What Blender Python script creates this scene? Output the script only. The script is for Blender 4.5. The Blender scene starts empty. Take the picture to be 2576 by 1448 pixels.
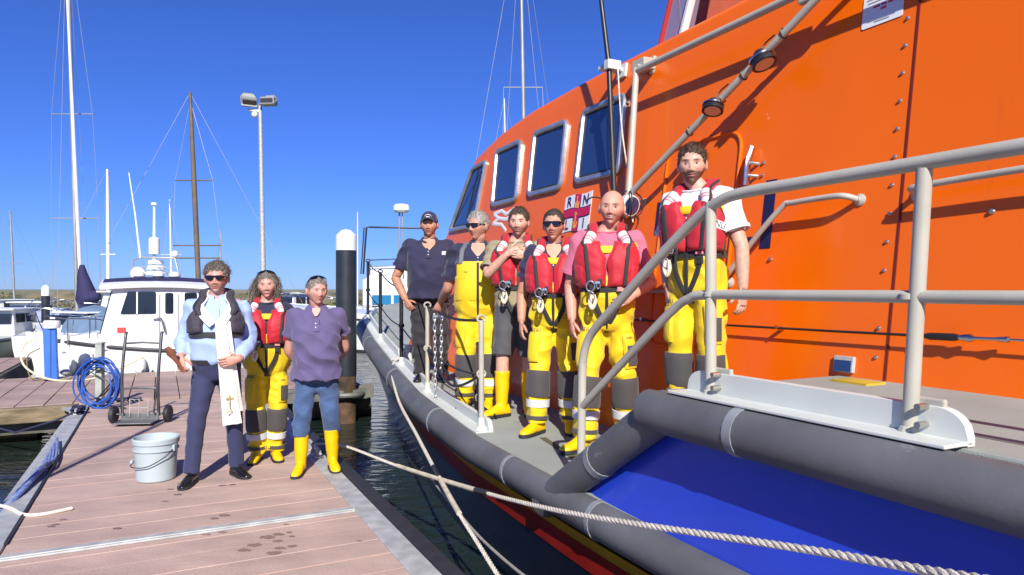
import bpy, bmesh, math, random
import numpy as np
from mathutils import Vector, Matrix
random.seed(7); RNG = np.random.RandomState(5)
sc = bpy.context.scene
COL = sc.collection
# ------------------------------------------------------------------ camera
cam = bpy.data.objects.new('camera', bpy.data.cameras.new('camera'))
COL.objects.link(cam); sc.camera = cam
cam.location = (0, 0, 1.56); cam.rotation_euler = (math.radians(90.1), 0, 0)
cam.data.sensor_width = 36; cam.data.lens = 24.74
cam.data.clip_start = 0.05; cam.data.clip_end = 6000
# ------------------------------------------------------------------ sky and sun
SUN_AZ, SUN_EL = math.radians(-5.0), math.radians(35)     # azimuth of the light's travel, measured from +Y towards +X
w = bpy.data.worlds.new('World'); sc.world = w; w.use_nodes = True
nt = w.node_tree; nt.nodes.clear()
sky = nt.nodes.new('ShaderNodeTexSky'); sky.sky_type = 'NISHITA'; sky.sun_disc = False
sky.sun_elevation = SUN_EL; sky.sun_rotation = math.radians(180) + SUN_AZ
sky.air_density = 1.0; sky.dust_density = 0.0; sky.ozone_density = 4.0; sky.altitude = 0
hsv = nt.nodes.new('ShaderNodeMix'); hsv.data_type = 'RGBA'; hsv.blend_type = 'MULTIPLY'; hsv.inputs[0].default_value = 1; hsv.inputs[7].default_value = (0.41, 0.66, 1.50, 1)
bg = nt.nodes.new('ShaderNodeBackground'); bg.inputs['Strength'].default_value = 0.06
wo = nt.nodes.new('ShaderNodeOutputWorld')
nt.links.new(sky.outputs[0], hsv.inputs[6]); nt.links.new(hsv.outputs[2], bg.inputs[0]); nt.links.new(bg.outputs[0], wo.inputs[0])
sl = bpy.data.lights.new('sun', 'SUN'); sl.energy = 4.9; sl.angle = math.radians(0.5); sl.color = (1, 0.95, 0.86)
sun = bpy.data.objects.new('sun', sl); COL.objects.link(sun)
Ldir = Vector((math.sin(SUN_AZ) * math.cos(SUN_EL), math.cos(SUN_AZ) * math.cos(SUN_EL), -math.sin(SUN_EL)))
sun.rotation_euler = Ldir.to_track_quat('-Z', 'Y').to_euler(); sun.location = (0, -20, 20)
sc.view_settings.view_transform = 'Standard'; sc.view_settings.look = 'None'
sc.view_settings.exposure = 0.55; sc.view_settings.gamma = 1
# ------------------------------------------------------------------ materials
MAT = {}
def mat(name, col, rough=0.5, metal=0.0, var=0.0, vs=4.0, bump=0.0, bs=60.0, coat=0.0, col2=None, attr=None, spec=0.5, stretch=None, sheen=0.0, trans=0.0, scuff=None, ripple=0.0):
    if name in MAT: return MAT[name]
    m = bpy.data.materials.new(name); m.use_nodes = True
    n = m.node_tree.nodes; l = m.node_tree.links; b = n['Principled BSDF']
    b.inputs['Base Color'].default_value = (*col, 1); b.inputs['Roughness'].default_value = rough
    b.inputs['Metallic'].default_value = metal; b.inputs['Coat Weight'].default_value = coat; b.inputs['Specular IOR Level'].default_value = spec
    if sheen: b.inputs['Sheen Weight'].default_value = sheen
    if trans: b.inputs['Transmission Weight'].default_value = trans
    tc = n.new('ShaderNodeTexCoord'); vec = tc.outputs['Object']
    if stretch:
        mp = n.new('ShaderNodeMapping'); mp.inputs['Scale'].default_value = stretch; l.new(vec, mp.inputs[0]); vec = mp.outputs[0]
    src = None
    if attr:
        a = n.new('ShaderNodeVertexColor'); a.layer_name = attr; src = a.outputs['Color']
    if var or col2:
        nz = n.new('ShaderNodeTexNoise'); nz.inputs['Scale'].default_value = vs; nz.inputs['Detail'].default_value = 5; l.new(vec, nz.inputs['Vector'])
        cr = n.new('ShaderNodeValToRGB'); cr.color_ramp.elements[0].position = 0.35; cr.color_ramp.elements[1].position = 0.7
        l.new(nz.outputs['Fac'], cr.inputs['Fac'])
        c2 = col2 or tuple(max(0, c * (1 - var)) for c in col)
        mx = n.new('ShaderNodeMix'); mx.data_type = 'RGBA'
        if src:
            mx.blend_type = 'MULTIPLY'; l.new(src, mx.inputs[6]); g = 1 - var
            cr.color_ramp.elements[0].color = (g, g, g, 1); cr.color_ramp.elements[1].color = (1, 1, 1, 1)
            l.new(cr.outputs['Color'], mx.inputs[7]); mx.inputs[0].default_value = 1
        else:
            mx.inputs[6].default_value = (*c2, 1); mx.inputs[7].default_value = (*col, 1); l.new(cr.outputs['Color'], mx.inputs[0])
        src = mx.outputs[2]
        rr = n.new('ShaderNodeMapRange'); rr.inputs['To Min'].default_value = max(0.02, rough - 0.1); rr.inputs['To Max'].default_value = min(1, rough + 0.1)
        l.new(nz.outputs['Fac'], rr.inputs['Value']); l.new(rr.outputs[0], b.inputs['Roughness'])
    if scuff:
        sm = n.new('ShaderNodeMapping'); sm.inputs['Scale'].default_value = scuff[1]; sm.inputs['Rotation'].default_value = (0,0,-.46); l.new(tc.outputs['Object'], sm.inputs[0])
        s1 = n.new('ShaderNodeTexNoise'); s1.inputs['Scale'].default_value = 4; s1.inputs['Detail'].default_value = 9; s1.inputs['Roughness'].default_value = .72; l.new(sm.outputs[0], s1.inputs['Vector'])
        s2 = n.new('ShaderNodeValToRGB'); s2.color_ramp.elements[0].position = scuff[2]; s2.color_ramp.elements[0].color = (0,0,0,1); s2.color_ramp.elements[1].position = scuff[2]+.1; s2.color_ramp.elements[1].color = (scuff[3],)*3+(1,)
        l.new(s1.outputs['Fac'], s2.inputs[0]); s3 = n.new('ShaderNodeMix'); s3.data_type = 'RGBA'; l.new(s2.outputs[0], s3.inputs[0]); s3.inputs[6].default_value = (*col, 1); s3.inputs[7].default_value = (*scuff[0], 1)
        if src: l.new(src, s3.inputs[6])
        src = s3.outputs[2]
    if src: l.new(src, b.inputs['Base Color'])
    if ripple:
        rn = n.new('ShaderNodeTexNoise'); rn.inputs['Scale'].default_value = 1.6; rn.inputs['Detail'].default_value = 1; l.new(tc.outputs['Object'], rn.inputs['Vector']); rp = n.new('ShaderNodeBump'); rp.inputs['Strength'].default_value = ripple; rp.inputs['Distance'].default_value = .05; l.new(rn.outputs['Fac'], rp.inputs['Height']); l.new(rp.outputs[0], b.inputs['Normal'])
    if bump:
        bn = n.new('ShaderNodeTexNoise'); bn.inputs['Scale'].default_value = bs; bn.inputs['Detail'].default_value = 3; l.new(vec, bn.inputs['Vector'])
        bp = n.new('ShaderNodeBump'); bp.inputs['Strength'].default_value = bump; bp.inputs['Distance'].default_value = 0.01
        l.new(bn.outputs['Fac'], bp.inputs['Height']); l.new(bp.outputs[0], b.inputs['Normal'])
    MAT[name] = m; return m
def srgb(r, g, b):
    f = lambda c: (c / 255 / 12.92) if c <= 10 else ((c / 255 + 0.055) / 1.055) ** 2.4
    return (f(r), f(g), f(b))
# ------------------------------------------------------------------ mesh building
class MB:
    def __init__(s): s.v = []; s.f = []; s.c = None
    def add(s, vs, fs):
        o = len(s.v); s.v += [tuple(p) for p in vs]; s.f += [tuple(i + o for i in f) for f in fs]; return s
    def box(s, c, d, R=None):
        vs = []
        for x in (-.5, .5):
            for y in (-.5, .5):
                for z in (-.5, .5):
                    p = Vector((x * d[0], y * d[1], z * d[2]))
                    if R is not None: p = R @ p
                    vs.append(Vector(c) + p)
        return s.add(vs, [(0,1,3,2),(4,6,7,5),(0,4,5,1),(2,3,7,6),(0,2,6,4),(1,5,7,3)])
    def loft(s, rings, caps=True, closed=False):
        n = len(rings[0]); vs = [p for r in rings for p in r]; fs = []; m = len(rings)
        for i in range(m if closed else m - 1):
            j = (i + 1) % m
            for k in range(n): fs.append((i*n+k, i*n+(k+1)%n, j*n+(k+1)%n, j*n+k))
        if caps and not closed: fs += [tuple(range(n))[::-1], tuple(range((m-1)*n, m*n))]
        return s.add(vs, fs)
    def tube(s, path, r, n=10, closed=False, flat=1.0, up=None, caps=True):
        P = [Vector(p) for p in path]; m = len(P); rr = r if hasattr(r, '__len__') else [r] * m
        T = []
        for i in range(m):
            a = P[i-1] if (i or closed) else P[0]; b = P[(i+1) % m] if (i < m-1 or closed) else P[-1]
            T.append((b - a).normalized())
        u = Vector(up) if up is not None else (Vector((0,0,1)) if abs(T[0].z) < .9 else Vector((1,0,0)))
        rings = []
        for i in range(m):
            if up is not None: u = Vector(up)
            u = (u - T[i] * u.dot(T[i])).normalized(); v = T[i].cross(u)
            rings.append([P[i] + (v * math.cos(2*math.pi*k/n) + u * (math.sin(2*math.pi*k/n) * flat)) * rr[i] for k in range(n)])
        return s.loft(rings, caps and not closed, closed)
    def rod(s, a, b, r, n=8, r2=None): return s.tube([a, b], [r, r if r2 is None else r2], n)
    def revolve(s, prof, c=(0,0,0), n=24, R=None):
        rings = []
        for (r, z) in prof:
            ring = []
            for k in range(n):
                p = Vector((max(r, 1e-4)*math.cos(2*math.pi*k/n), max(r, 1e-4)*math.sin(2*math.pi*k/n), z))
                if R is not None: p = R @ p
                ring.append(Vector(c) + p)
            rings.append(ring)
        return s.loft(rings)
    def ball(s, c, r, n=12, R=None):
        rr = r if hasattr(r, '__len__') else (r, r, r); k = max(4, n // 2)
        rings = []
        for i in range(k + 1):
            a = -math.pi/2 + math.pi * i / k; ring = []
            for j in range(n):
                p = Vector((rr[0]*max(1e-3, math.cos(a))*math.cos(2*math.pi*j/n), rr[1]*max(1e-3, math.cos(a))*math.sin(2*math.pi*j/n), rr[2]*math.sin(a)))
                if R is not None: p = R @ p
                ring.append(Vector(c) + p)
            rings.append(ring)
        return s.loft(rings)
    def prism(s, pts, off):
        "closed outline (list of 3-D points) pushed along the vector off"
        n = len(pts); o = Vector(off); vs = [Vector(p) for p in pts] + [Vector(p) + o for p in pts]
        return s.add(vs, [tuple(range(n))[::-1], tuple(range(n, 2*n))] + [(i, (i+1)%n, n+(i+1)%n, n+i) for i in range(n)])
    def grid(s, rows):
        m, n = len(rows), len(rows[0]); vs = [p for r in rows for p in r]
        return s.add(vs, [(i*n+k, i*n+k+1, (i+1)*n+k+1, (i+1)*n+k) for i in range(m-1) for k in range(n-1)])
    def slab(s, top, bot):
        "two equal grids closed into a solid"
        m, n = len(top), len(top[0]); o = len(s.v)
        s.grid(top); o2 = len(s.v)
        s.v += [tuple(p) for r in bot for p in r]
        s.f += [(o2+i*n+k, o2+(i+1)*n+k, o2+(i+1)*n+k+1, o2+i*n+k+1) for i in range(m-1) for k in range(n-1)]
        rim = [(0,k) for k in range(n)] + [(i,n-1) for i in range(1,m)] + [(m-1,k) for k in range(n-2,-1,-1)] + [(i,0) for i in range(m-2,0,-1)]
        L = [i*n+k for i,k in rim]
        s.f += [(o+L[i], o2+L[i], o2+L[(i+1)%len(L)], o+L[(i+1)%len(L)]) for i in range(len(L))]
        return s
    def mesh(s, name, smooth=True, bevel=0.0, fixn=True, angle=40):
        me = bpy.data.meshes.new(name); me.from_pydata(s.v, [], s.f); me.validate()
        bm = bmesh.new(); bm.from_mesh(me)
        if fixn: bmesh.ops.recalc_face_normals(bm, faces=bm.faces)
        if bevel:
            es = [e for e in bm.edges if len(e.link_faces) == 2 and e.calc_face_angle(0) > 0.6]
            bmesh.ops.bevel(bm, geom=es, offset=bevel, segments=2, profile=0.5, affect='EDGES', clamp_overlap=True)
        bm.to_mesh(me); bm.free()
        if smooth:
            me.polygons.foreach_set('use_smooth', [True]*len(me.polygons)); me.update()
            try: me.set_sharp_from_angle(angle=math.radians(12 if bevel else angle))
            except Exception: pass
        return me
WM = {}
def link(o, parent=None, world=True):
    COL.objects.link(o)
    if parent is not None:
        o.parent = parent
        if world: o.matrix_parent_inverse = WM.get(parent.name, Matrix.Identity(4)).inverted()
    return o
def obj(name, mb, m, parent=None, smooth=True, bevel=0.0, world=True, angle=40):
    me = mb.mesh(name, smooth, bevel, angle=angle) if isinstance(mb, MB) else mb
    me.materials.clear(); me.materials.append(m)
    return link(bpy.data.objects.new(name, me), parent, world)
def tag(o, label=None, cat=None, group=None, kind=None):
    if label: o['label'] = label
    if cat: o['category'] = cat
    if group: o['group'] = group
    if kind: o['kind'] = kind
    return o
def thing(name, loc, label, cat, group=None, rz=0.0):
    o = bpy.data.objects.new(name, None); o.empty_display_size = 0.1; COL.objects.link(o)
    o.location = loc; o.rotation_euler = (0, 0, rz)
    WM[o.name] = Matrix.Translation(Vector(loc)) @ Matrix.Rotation(rz, 4, 'Z')
    return tag(o, label, cat, group)
def cr(pts, k=8, closed=False):
    "Catmull-Rom through points"
    P = [Vector(p) for p in pts]; out = []; n = len(P)
    for i in range(n if closed else n-1):
        g = (lambda j: P[j % n]) if closed else (lambda j: P[min(max(j, 0), n-1)])
        a, b, c, d = g(i-1), g(i), g(i+1), g(i+2)
        for j in range(k):
            t = j / k
            out.append(0.5*((2*b) + (c-a)*t + (2*a-5*b+4*c-d)*t*t + (3*b-a-3*c+d)*t**3))
    if not closed: out.append(P[-1])
    return out
def ip(x, xs, ys): return float(np.interp(x, xs, ys))
def text_mb(s, size=1.0, depth=0.002):
    cu = bpy.data.curves.new('t', 'FONT'); cu.body = s; cu.size = size; cu.extrude = depth; cu.align_x = 'CENTER'; cu.align_y = 'CENTER'; cu.resolution_u = 3
    o = bpy.data.objects.new('t', cu); COL.objects.link(o); bpy.context.view_layer.update()
    me = bpy.data.meshes.new_from_object(o.evaluated_get(bpy.context.evaluated_depsgraph_get()))
    mb = MB(); mb.add([v.co.copy() for v in me.vertices], [tuple(p.vertices) for p in me.polygons])
    bpy.data.objects.remove(o); bpy.data.curves.remove(cu); bpy.data.meshes.remove(me); return mb
def round_poly(pts, r, n=6):
    out = []; m = len(pts)
    for i in range(m):
        p = Vector(pts[i]); a = (Vector(pts[i-1]) - p); b = (Vector(pts[(i+1) % m]) - p)
        rr = min(r, a.length*.48, b.length*.48); A = p + a.normalized()*rr; Bp = p + b.normalized()*rr
        for k in range(n+1):
            t = k / n; out.append((1-t)**2*A + 2*t*(1-t)*p + t*t*Bp)
    return out
S0, C0 = 0.4462, 0.8949
def B(s, t, z): return Vector((-S0*s + C0*t, C0*s + S0*t, z))     # s along the pontoon and the lifeboat, t across
AXD, AXN = Vector((-S0, C0, 0)), Vector((C0, S0, 0))
def at(u, v, Y): return Vector(((u-1288)/1770*Y, Y, 1.56-(v-727)/1770*Y))
FR = Matrix((AXN, AXD, (0,0,1))).transposed()                     # boxes with x across, y along
# ------------------------------------------------------------------ shared materials
M_galv = mat('galvanised', (.50,.51,.50), .6, .25, var=.3, vs=9, bump=.1)
M_panel = mat('pontoon_board', srgb(190,164,152), .85, var=.12, vs=2.2, bump=.35, bs=90, stretch=(1,1,1))
M_panel2 = mat('walkway_board', srgb(176,150,140), .8, var=.18, vs=1.7, bump=.3, bs=70)
M_rubber = mat('black_rubber', (.025,.026,.03), .6, var=.3, vs=8, bump=.2)
M_wood = mat('weathered_timber', srgb(150,132,104), .85, col2=srgb(96,84,62), vs=3, bump=.6, bs=25, stretch=(1,1,6))
M_black = mat('black_plastic', (.018,.018,.02), .4, var=.3, vs=12)
M_white = mat('white_gelcoat', (.74,.75,.74), .3, var=.08, vs=3, coat=.2)
M_steel = mat('stainless', (.6,.6,.6), .22, 1.0, var=.15, vs=20)
M_concrete = mat('float_concrete', (.13,.12,.10), .9, col2=(.04,.045,.03), vs=3, bump=.4)
M_rope = mat('white_rope', srgb(214,206,190), .85, var=.25, vs=30, bump=.3, bs=200)
# deck boards get fine grooves and damp stains
def groove(m, axis, freq):
    n = m.node_tree.nodes; l = m.node_tree.links; b = n['Principled BSDF']
    tc = n.new('ShaderNodeTexCoord'); sx = n.new('ShaderNodeSeparateXYZ'); l.new(tc.outputs['Object'], sx.inputs[0])
    ma = n.new('ShaderNodeMath'); ma.operation = 'MULTIPLY'; ma.inputs[1].default_value = freq; l.new(sx.outputs[axis], ma.inputs[0])
    si = n.new('ShaderNodeMath'); si.operation = 'SINE'; l.new(ma.outputs[0], si.inputs[0])
    bp = n.new('ShaderNodeBump'); bp.inputs['Strength'].default_value = .25; bp.inputs['Distance'].default_value = .004; l.new(si.outputs[0], bp.inputs['Height'])
    old = b.inputs['Normal'].links[0].from_socket if b.inputs['Normal'].links else None
    if old: l.new(old, bp.inputs['Normal'])
    l.new(bp.outputs[0], b.inputs['Normal'])
    # stains in world space
    ge = n.new('ShaderNodeNewGeometry'); mp = n.new('ShaderNodeMapping'); mp.inputs['Rotation'].default_value = (0,0,-.46); mp.inputs['Scale'].default_value = (.7,1.6,1); l.new(ge.outputs['Position'], mp.inputs[0])
    nz = n.new('ShaderNodeTexNoise'); nz.inputs['Scale'].default_value = 1.3; nz.inputs['Detail'].default_value = 8; nz.inputs['Roughness'].default_value = .65; l.new(mp.outputs[0], nz.inputs['Vector'])
    cr_ = n.new('ShaderNodeValToRGB'); cr_.color_ramp.elements[0].position = .36; cr_.color_ramp.elements[0].color = (.74,.74,.75,1); cr_.color_ramp.elements[1].position = .62
    l.new(nz.outputs['Fac'], cr_.inputs[0])
    mx = n.new('ShaderNodeMix'); mx.data_type = 'RGBA'; mx.blend_type = 'MULTIPLY'; mx.inputs[0].default_value = 1
    src = b.inputs['Base Color'].links[0].from_socket; l.new(src, mx.inputs[6]); l.new(cr_.outputs[0], mx.inputs[7])
    # pale scuffs
    n2 = n.new('ShaderNodeTexNoise'); n2.inputs['Scale'].default_value = 9; n2.inputs['Detail'].default_value = 6; l.new(mp.outputs[0], n2.inputs['Vector'])
    c2 = n.new('ShaderNodeValToRGB'); c2.color_ramp.elements[0].position = .66; c2.color_ramp.elements[0].color = (0,0,0,1); c2.color_ramp.elements[1].position = .74; c2.color_ramp.elements[1].color = (.5,.5,.5,1)
    l.new(n2.outputs['Fac'], c2.inputs[0]); m2 = n.new('ShaderNodeMix'); m2.data_type = 'RGBA'; l.new(c2.outputs[0], m2.inputs[0]); l.new(mx.outputs[2], m2.inputs[6]); m2.inputs[7].default_value = (.5,.42,.38,1)
    l.new(m2.outputs[2], b.inputs['Base Color'])
groove(M_panel, 1, 420); groove(M_panel2, 0, 420)
# ------------------------------------------------------------------ water
mw = bpy.data.materials.new('harbour_water'); mw.use_nodes = True
n = mw.node_tree.nodes; l = mw.node_tree.links; b = n['Principled BSDF']
b.inputs['Base Color'].default_value = (.012,.022,.018,1); b.inputs['Roughness'].default_value = .04; b.inputs['IOR'].default_value = 1.333; b.inputs['Specular IOR Level'].default_value = .8
ge = n.new('ShaderNodeNewGeometry'); mp = n.new('ShaderNodeMapping'); mp.inputs['Scale'].default_value = (.8,1.5,1); l.new(ge.outputs['Position'], mp.inputs[0])
n1 = n.new('ShaderNodeTexNoise'); n1.inputs['Scale'].default_value = 3.2; n1.inputs['Detail'].default_value = 4; n1.inputs['Distortion'].default_value = .6; l.new(mp.outputs[0], n1.inputs['Vector'])
bp = n.new('ShaderNodeBump'); bp.inputs['Strength'].default_value = .35; bp.inputs['Distance'].default_value = .12; l.new(n1.outputs['Fac'], bp.inputs['Height']); l.new(bp.outputs[0], b.inputs['Normal'])
WZ = -0.5
mb = MB(); mb.grid([[(x, y, WZ) for x in (-3000, -60, 60, 3000)] for y in (-300, 0, 80, 5000)])
tag(obj('water', mb, mw, smooth=False), kind='structure')
# ------------------------------------------------------------------ finger pontoon, s 0..11.1, t -0.92..1.34
T0, T1 = -0.92, 1.30
mb = MB(); mb.box(B(5.3, (T0+T1)/2, -.30), (T1-T0-.1, 11.2, .50), FR)
pont = tag(obj('pontoon', mb, M_concrete, smooth=False), kind='structure')
pl = MB(); pl.box((0,0,0), (T1-T0-.16, .2465, .05)); plm = pl.mesh('deck_board', True, .0025); plm.materials.append(M_panel)
s = 0.05; strip_s = 4.93; rows = []
k = 0
while s < 11.0:
    if not (s < strip_s < s + .5): pass
    rows.append(s + .125); s += .25
for k, sc_ in enumerate(rows):
    o = bpy.data.objects.new('deck_board', plm); o.location = B(sc_, (T0+T1)/2, -.025 + .0012*((k*37) % 5 - 2)/2); o.rotation_euler = (0,0,math.atan2(S0, C0))
    link(o, pont, False)
# pale sand-filled joint lines
M_joint = mat('pale_joint', srgb(214,170,150), .9, var=.3, vs=8)
mb = MB()
for k in range(1, len(rows)-1, 2): mb.box(B(rows[k]+.125, (T0+T1)/2, -.0045), (T1-T0-.18, .006, .008), FR)
obj('joint_filler', mb, M_joint, pont, smooth=False)['kind'] = 'stuff'
# galvanised edges, cross strip
for tt, nm in ((T0-.005, 'edge_angle'), (T1-.005, 'edge_angle')):
    mb = MB(); mb.box(B(5.5, tt, -.03), (.15, 11.0, .075), FR); obj(nm, mb, M_galv, pont, bevel=.006)
mb = MB(); mb.box(B(strip_s, (T0+T1)/2, .009), (T1-T0-.17, .10, .014), FR); mb.box(B(strip_s-.028, (T0+T1)/2, .020), (T1-T0-.17, .022, .010), FR); obj('cross_strip', mb, M_galv, pont, bevel=.004)
mb = MB(); mb.box(B(5.5, T1+.13, -.06), (.11, 11.0, .15), FR); mb.box(B(5.5, T1+.18, -.03), (.03, 11.0, .05), FR); obj('rubber_fender', mb, M_rubber, pont, bevel=.015)
mb = MB(); mb.box(B(5.5, T0-.12, -.10), (.05, 11.0, .12), FR); obj('side_beam', mb, M_galv, pont, bevel=.01)
# corner gusset towards the walkway
mb = MB(); mb.prism([B(10.5, T0-.06, -.01), B(11.0, T0-.06, -.01), B(11.0, T0-.26, -.01)], (0,0,-.03)); obj('gusset_plate', mb, M_galv, pont)
# wet drips from the bucket (thin films)
M_damp = mat('damp_spot', srgb(140,114,105), .45, var=.2, vs=30)
mb = MB()
for (u, v, a) in [(672,1352,.05),(700,1345,.04),(690,1392,.05),(705,1380,.04),(735,1375,.035),(700,1362,.035),(615,1385,.045),(640,1372,.05),(720,1320,.02),(728,1340,.02),(735,1350,.02),(520,1345,.03),(560,1340,.03),(430,1232,.03),(448,1245,.035),(415,1262,.03),(470,1225,.03),(560,1222,.03),(585,1220,.03),(455,1218,.03),(140,1320,.03),(160,1308,.03),(130,1325,.03),(295,1330,.03),(565,1297,.04),(540,1305,.03),(505,1343,.03),(905,1362,.02)]:
    p = at(u, v, 2761/(v-727)); p.z = .0035
    rr = a*.62; ph = random.random()*6
    mb.add([p + Vector((math.cos(q/10*6.283)*rr*(1.5+.3*math.sin(3*q+ph)), math.sin(q/10*6.283)*rr*.9*(1+.25*math.cos(2*q+ph)), 0)) for q in range(10)], [tuple(range(10))])
o = obj('damp_spots', mb, M_damp, pont, smooth=False); o['kind'] = 'stuff'
# ------------------------------------------------------------------ cross walkway s 11.15..14.7
WT0, WT1, WS0, WS1 = -9.0, 3.05, 11.16, 14.7
mb = MB(); mb.box(B((WS0+WS1)/2, (WT0+WT1)/2, -.22), (WT1-WT0, WS1-WS0-.2, .3), FR)
for tt in (-6.5, -3.5, 0, 2.4): mb.box(B(12.9, tt, -.6), (1.4, 3.0, .5), FR)
walk = tag(obj('walkway', mb, M_concrete, smooth=False), kind='structure')
pl = MB(); pl.box((0,0,0), (.318, 1.165, .05)); wm = pl.mesh('deck_board', True, .006); wm.materials.append(M_panel2)
nt_ = int((WT1-WT0)/.33)
for r in range(3):
    for k in range(nt_):
        o = bpy.data.objects.new('deck_board', wm); o.location = B(WS0+.1+.59+r*1.18, WT0+.17+k*.33+ (r % 2)*.0, -.025+.001*((k*7+r*3) % 5)); o.rotation_euler = (0,0,math.atan2(S0, C0)); link(o, walk, False)
mb = MB(); mb.box(B(WS0-.02, (WT0+T0-.08)/2, -.10), (T0-.08-WT0, .14, .2), FR); obj('fascia_beam', mb, M_wood, walk, bevel=.01)
mb = MB(); mb.box(B(WS0-.02, (T1+.25+WT1)/2, -.08), (WT1-T1-.25, .14, .2), FR); obj('fascia_beam', mb, mat('grey_timber', srgb(120,118,112), .85, var=.4, vs=4, bump=.5), walk, bevel=.01)
# second finger running on to the far left
mb = MB(); mb.box(B(17.0, -4.3, -.2), (3.4, 4.5, .36), FR); sec = tag(obj('side_pontoon', mb, M_concrete, smooth=False), kind='structure')
for r in range(4):
    for k in range(10):
        o = bpy.data.objects.new('deck_board', wm); o.location = B(14.85+.59+r*1.1, -5.8+k*.33, -.022); o.rotation_euler = (0,0,math.atan2(S0, C0)); link(o, sec, False)
# ------------------------------------------------------------------ far bank
def bank(name, x0, x1, y0, depth, h, label):
    rows = []
    for j in range(9):
        f = j/8; rows.append([(x0+(x1-x0)*i/60 , y0+depth*f + 1.2*math.sin(i*1.7+j), WZ-.3 + (h-WZ+.3)*min(1, f*1.4)**.7 + (random.random()-.5)*.3*(f > .1)) for i in range(61)])
    mb = MB(); mb.grid(rows)
    return tag(obj(name, mb, M_bank), kind='structure')
M_bank = mat('rocky_bank', srgb(150,135,105), .95, col2=srgb(84,84,50), vs=.5, bump=.8, bs=2)
bank('far_bank', -75, 40, 42, 16, 1.15, '')
mb = MB(); mb.grid([[(x, y, 1.05+.22*math.sin(x*.031+y)*(y < 200)) for x in np.linspace(-900, 700, 70)] for y in (57.5, 75, 160, 420)]); tag(obj('headland', mb, mat('headland', srgb(150,140,112), 1, col2=srgb(100,105,70), vs=.02)), kind='structure')
# scrub on the bank: clumps of leaf-sized faces
M_leaf = mat('scrub_leaf', (.075,.11,.028), .75, col2=(.16,.15,.05), vs=.35)
def scrub(n, x0, x1, y0, y1, zf, hh):
    mb = MB(); vs = []; fs = []
    for i in range(n):
        cx = random.uniform(x0, x1); cy = random.uniform(y0, y1); r = random.uniform(.25, .95)*hh; cz = zf(cy)
        for k in range(110):
            a = random.uniform(0, 6.283); e = random.uniform(-.1, 1); q = r*random.uniform(.55, 1)
            p = Vector((cx+q*1.5*math.cos(a)*math.sqrt(max(0,1-e*e)), cy+q*math.sin(a)*math.sqrt(max(0,1-e*e)), cz+q*e*.85)); d = .1
            A = Vector((random.uniform(-1,1), random.uniform(-1,1), random.uniform(-1,1))).normalized()*d; Bq = A.cross(Vector((random.uniform(-1,1), random.uniform(-1,1), random.uniform(-1,1)))).normalized()*d*.8
            o = len(vs); vs += [p-A, p+Bq, p+A, p-Bq]; fs.append((o, o+1, o+2, o+3))
    mb.add(vs, fs); me = bpy.data.meshes.new('scrub'); me.from_pydata([tuple(v) for v in vs], [], fs)
    o = obj('scrub', me, M_leaf); return o
tag(scrub(330, -48, 14, 44, 56, lambda y: ip(y, [42,50,58], [-.3,.55,1.0]), .55), 'low green scrub covering the far bank', 'scrub', kind='stuff')
# boulders on the bank
M_rock = mat('boulder', srgb(176,162,136), .95, var=.4, vs=1.5, bump=.8, bs=6)
mb = MB()
for i in range(260):
    x = random.uniform(-46, 12); y = random.uniform(42.3, 52); r = random.uniform(.2, .5); z = ip(y, [42,50,58], [-.4,.45,.9])
    R = Matrix.Rotation(random.random()*6, 3, 'Z') @ Matrix.Rotation(random.random(), 3, 'X'); mb.ball((x, y, z), (r, r*.8, r*.65), 6, R)
tag(obj('boulders', mb, M_rock, smooth=False), 'pale boulders heaped along the far bank', 'rocks', kind='stuff')
# ------------------------------------------------------------------ lifeboat
M_orange = mat('orange_paint', (.86,.14,.0), .3, var=.06, vs=1.2, coat=.12, spec=.35, ripple=.10, scuff=((.55,.07,.01),(1,1,.12),.62,.28))
M_blue = mat('hull_blue', (.014,.054,.56), .33, var=.14, vs=2.5, coat=.1, ripple=.12, scuff=((.10,.14,.5),(1,1,1),.64,.6))
M_navy = mat('hull_navy', (.006,.008,.025), .3, coat=.2)
M_red = mat('hull_red', (.33,.012,.006), .45, var=.2)
M_yel = mat('hull_yellow', (.50,.24,.0), .5, var=.2)
M_fend = mat('fender_grey', (.125,.13,.14), .6, var=.3, vs=3, bump=.07, bs=60, scuff=((.33,.34,.35),(1,.5,2),.62,.8))
M_band = mat('fender_band', (.24,.26,.28), .6, var=.25, vs=8)
M_deck = mat('deck_paint', srgb(150,156,150), .8, var=.16, vs=2.2, bump=.35, bs=260, scuff=((.16,.16,.14),(1,1,1),.60,.5))
M_rail = mat('rail_grey', srgb(176,173,160), .42, var=.12, vs=6, bump=.04)
M_lwhite = mat('bulwark_grey', srgb(200,204,198), .45, var=.08, vs=3)
M_wire = mat('black_wire', (.015,.015,.017), .5)
M_alu = mat('window_alu', (.55,.57,.58), .33, .75, var=.2, vs=8)
M_glass = mat('reflected_blue_glass', (.016,.034,.10), .03, coat=1.0, spec=1.0)  # blue sky reflection worked into the dark base colour
M_gasket = mat('gasket', (.03,.03,.035), .6)
LB = thing('lifeboat', B(5, 4.75, WZ), 'large orange and blue rescue lifeboat with grey fenders moored alongside the pontoon', 'lifeboat')
TC = 4.75
SG = [-5,3.2,5,6.9,8.84,10.8,12.8,14,14.6,14.9,15.0]; TG = [1.97,2.02,2.1,2.33,2.67,2.94,3.27,3.78,4.2,4.52,4.75]
SZ = [-5,5,6.9,8.84,10.8,12.8,15]; ZG = [.45,.45,.48,.55,.74,.96,1.2]
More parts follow.
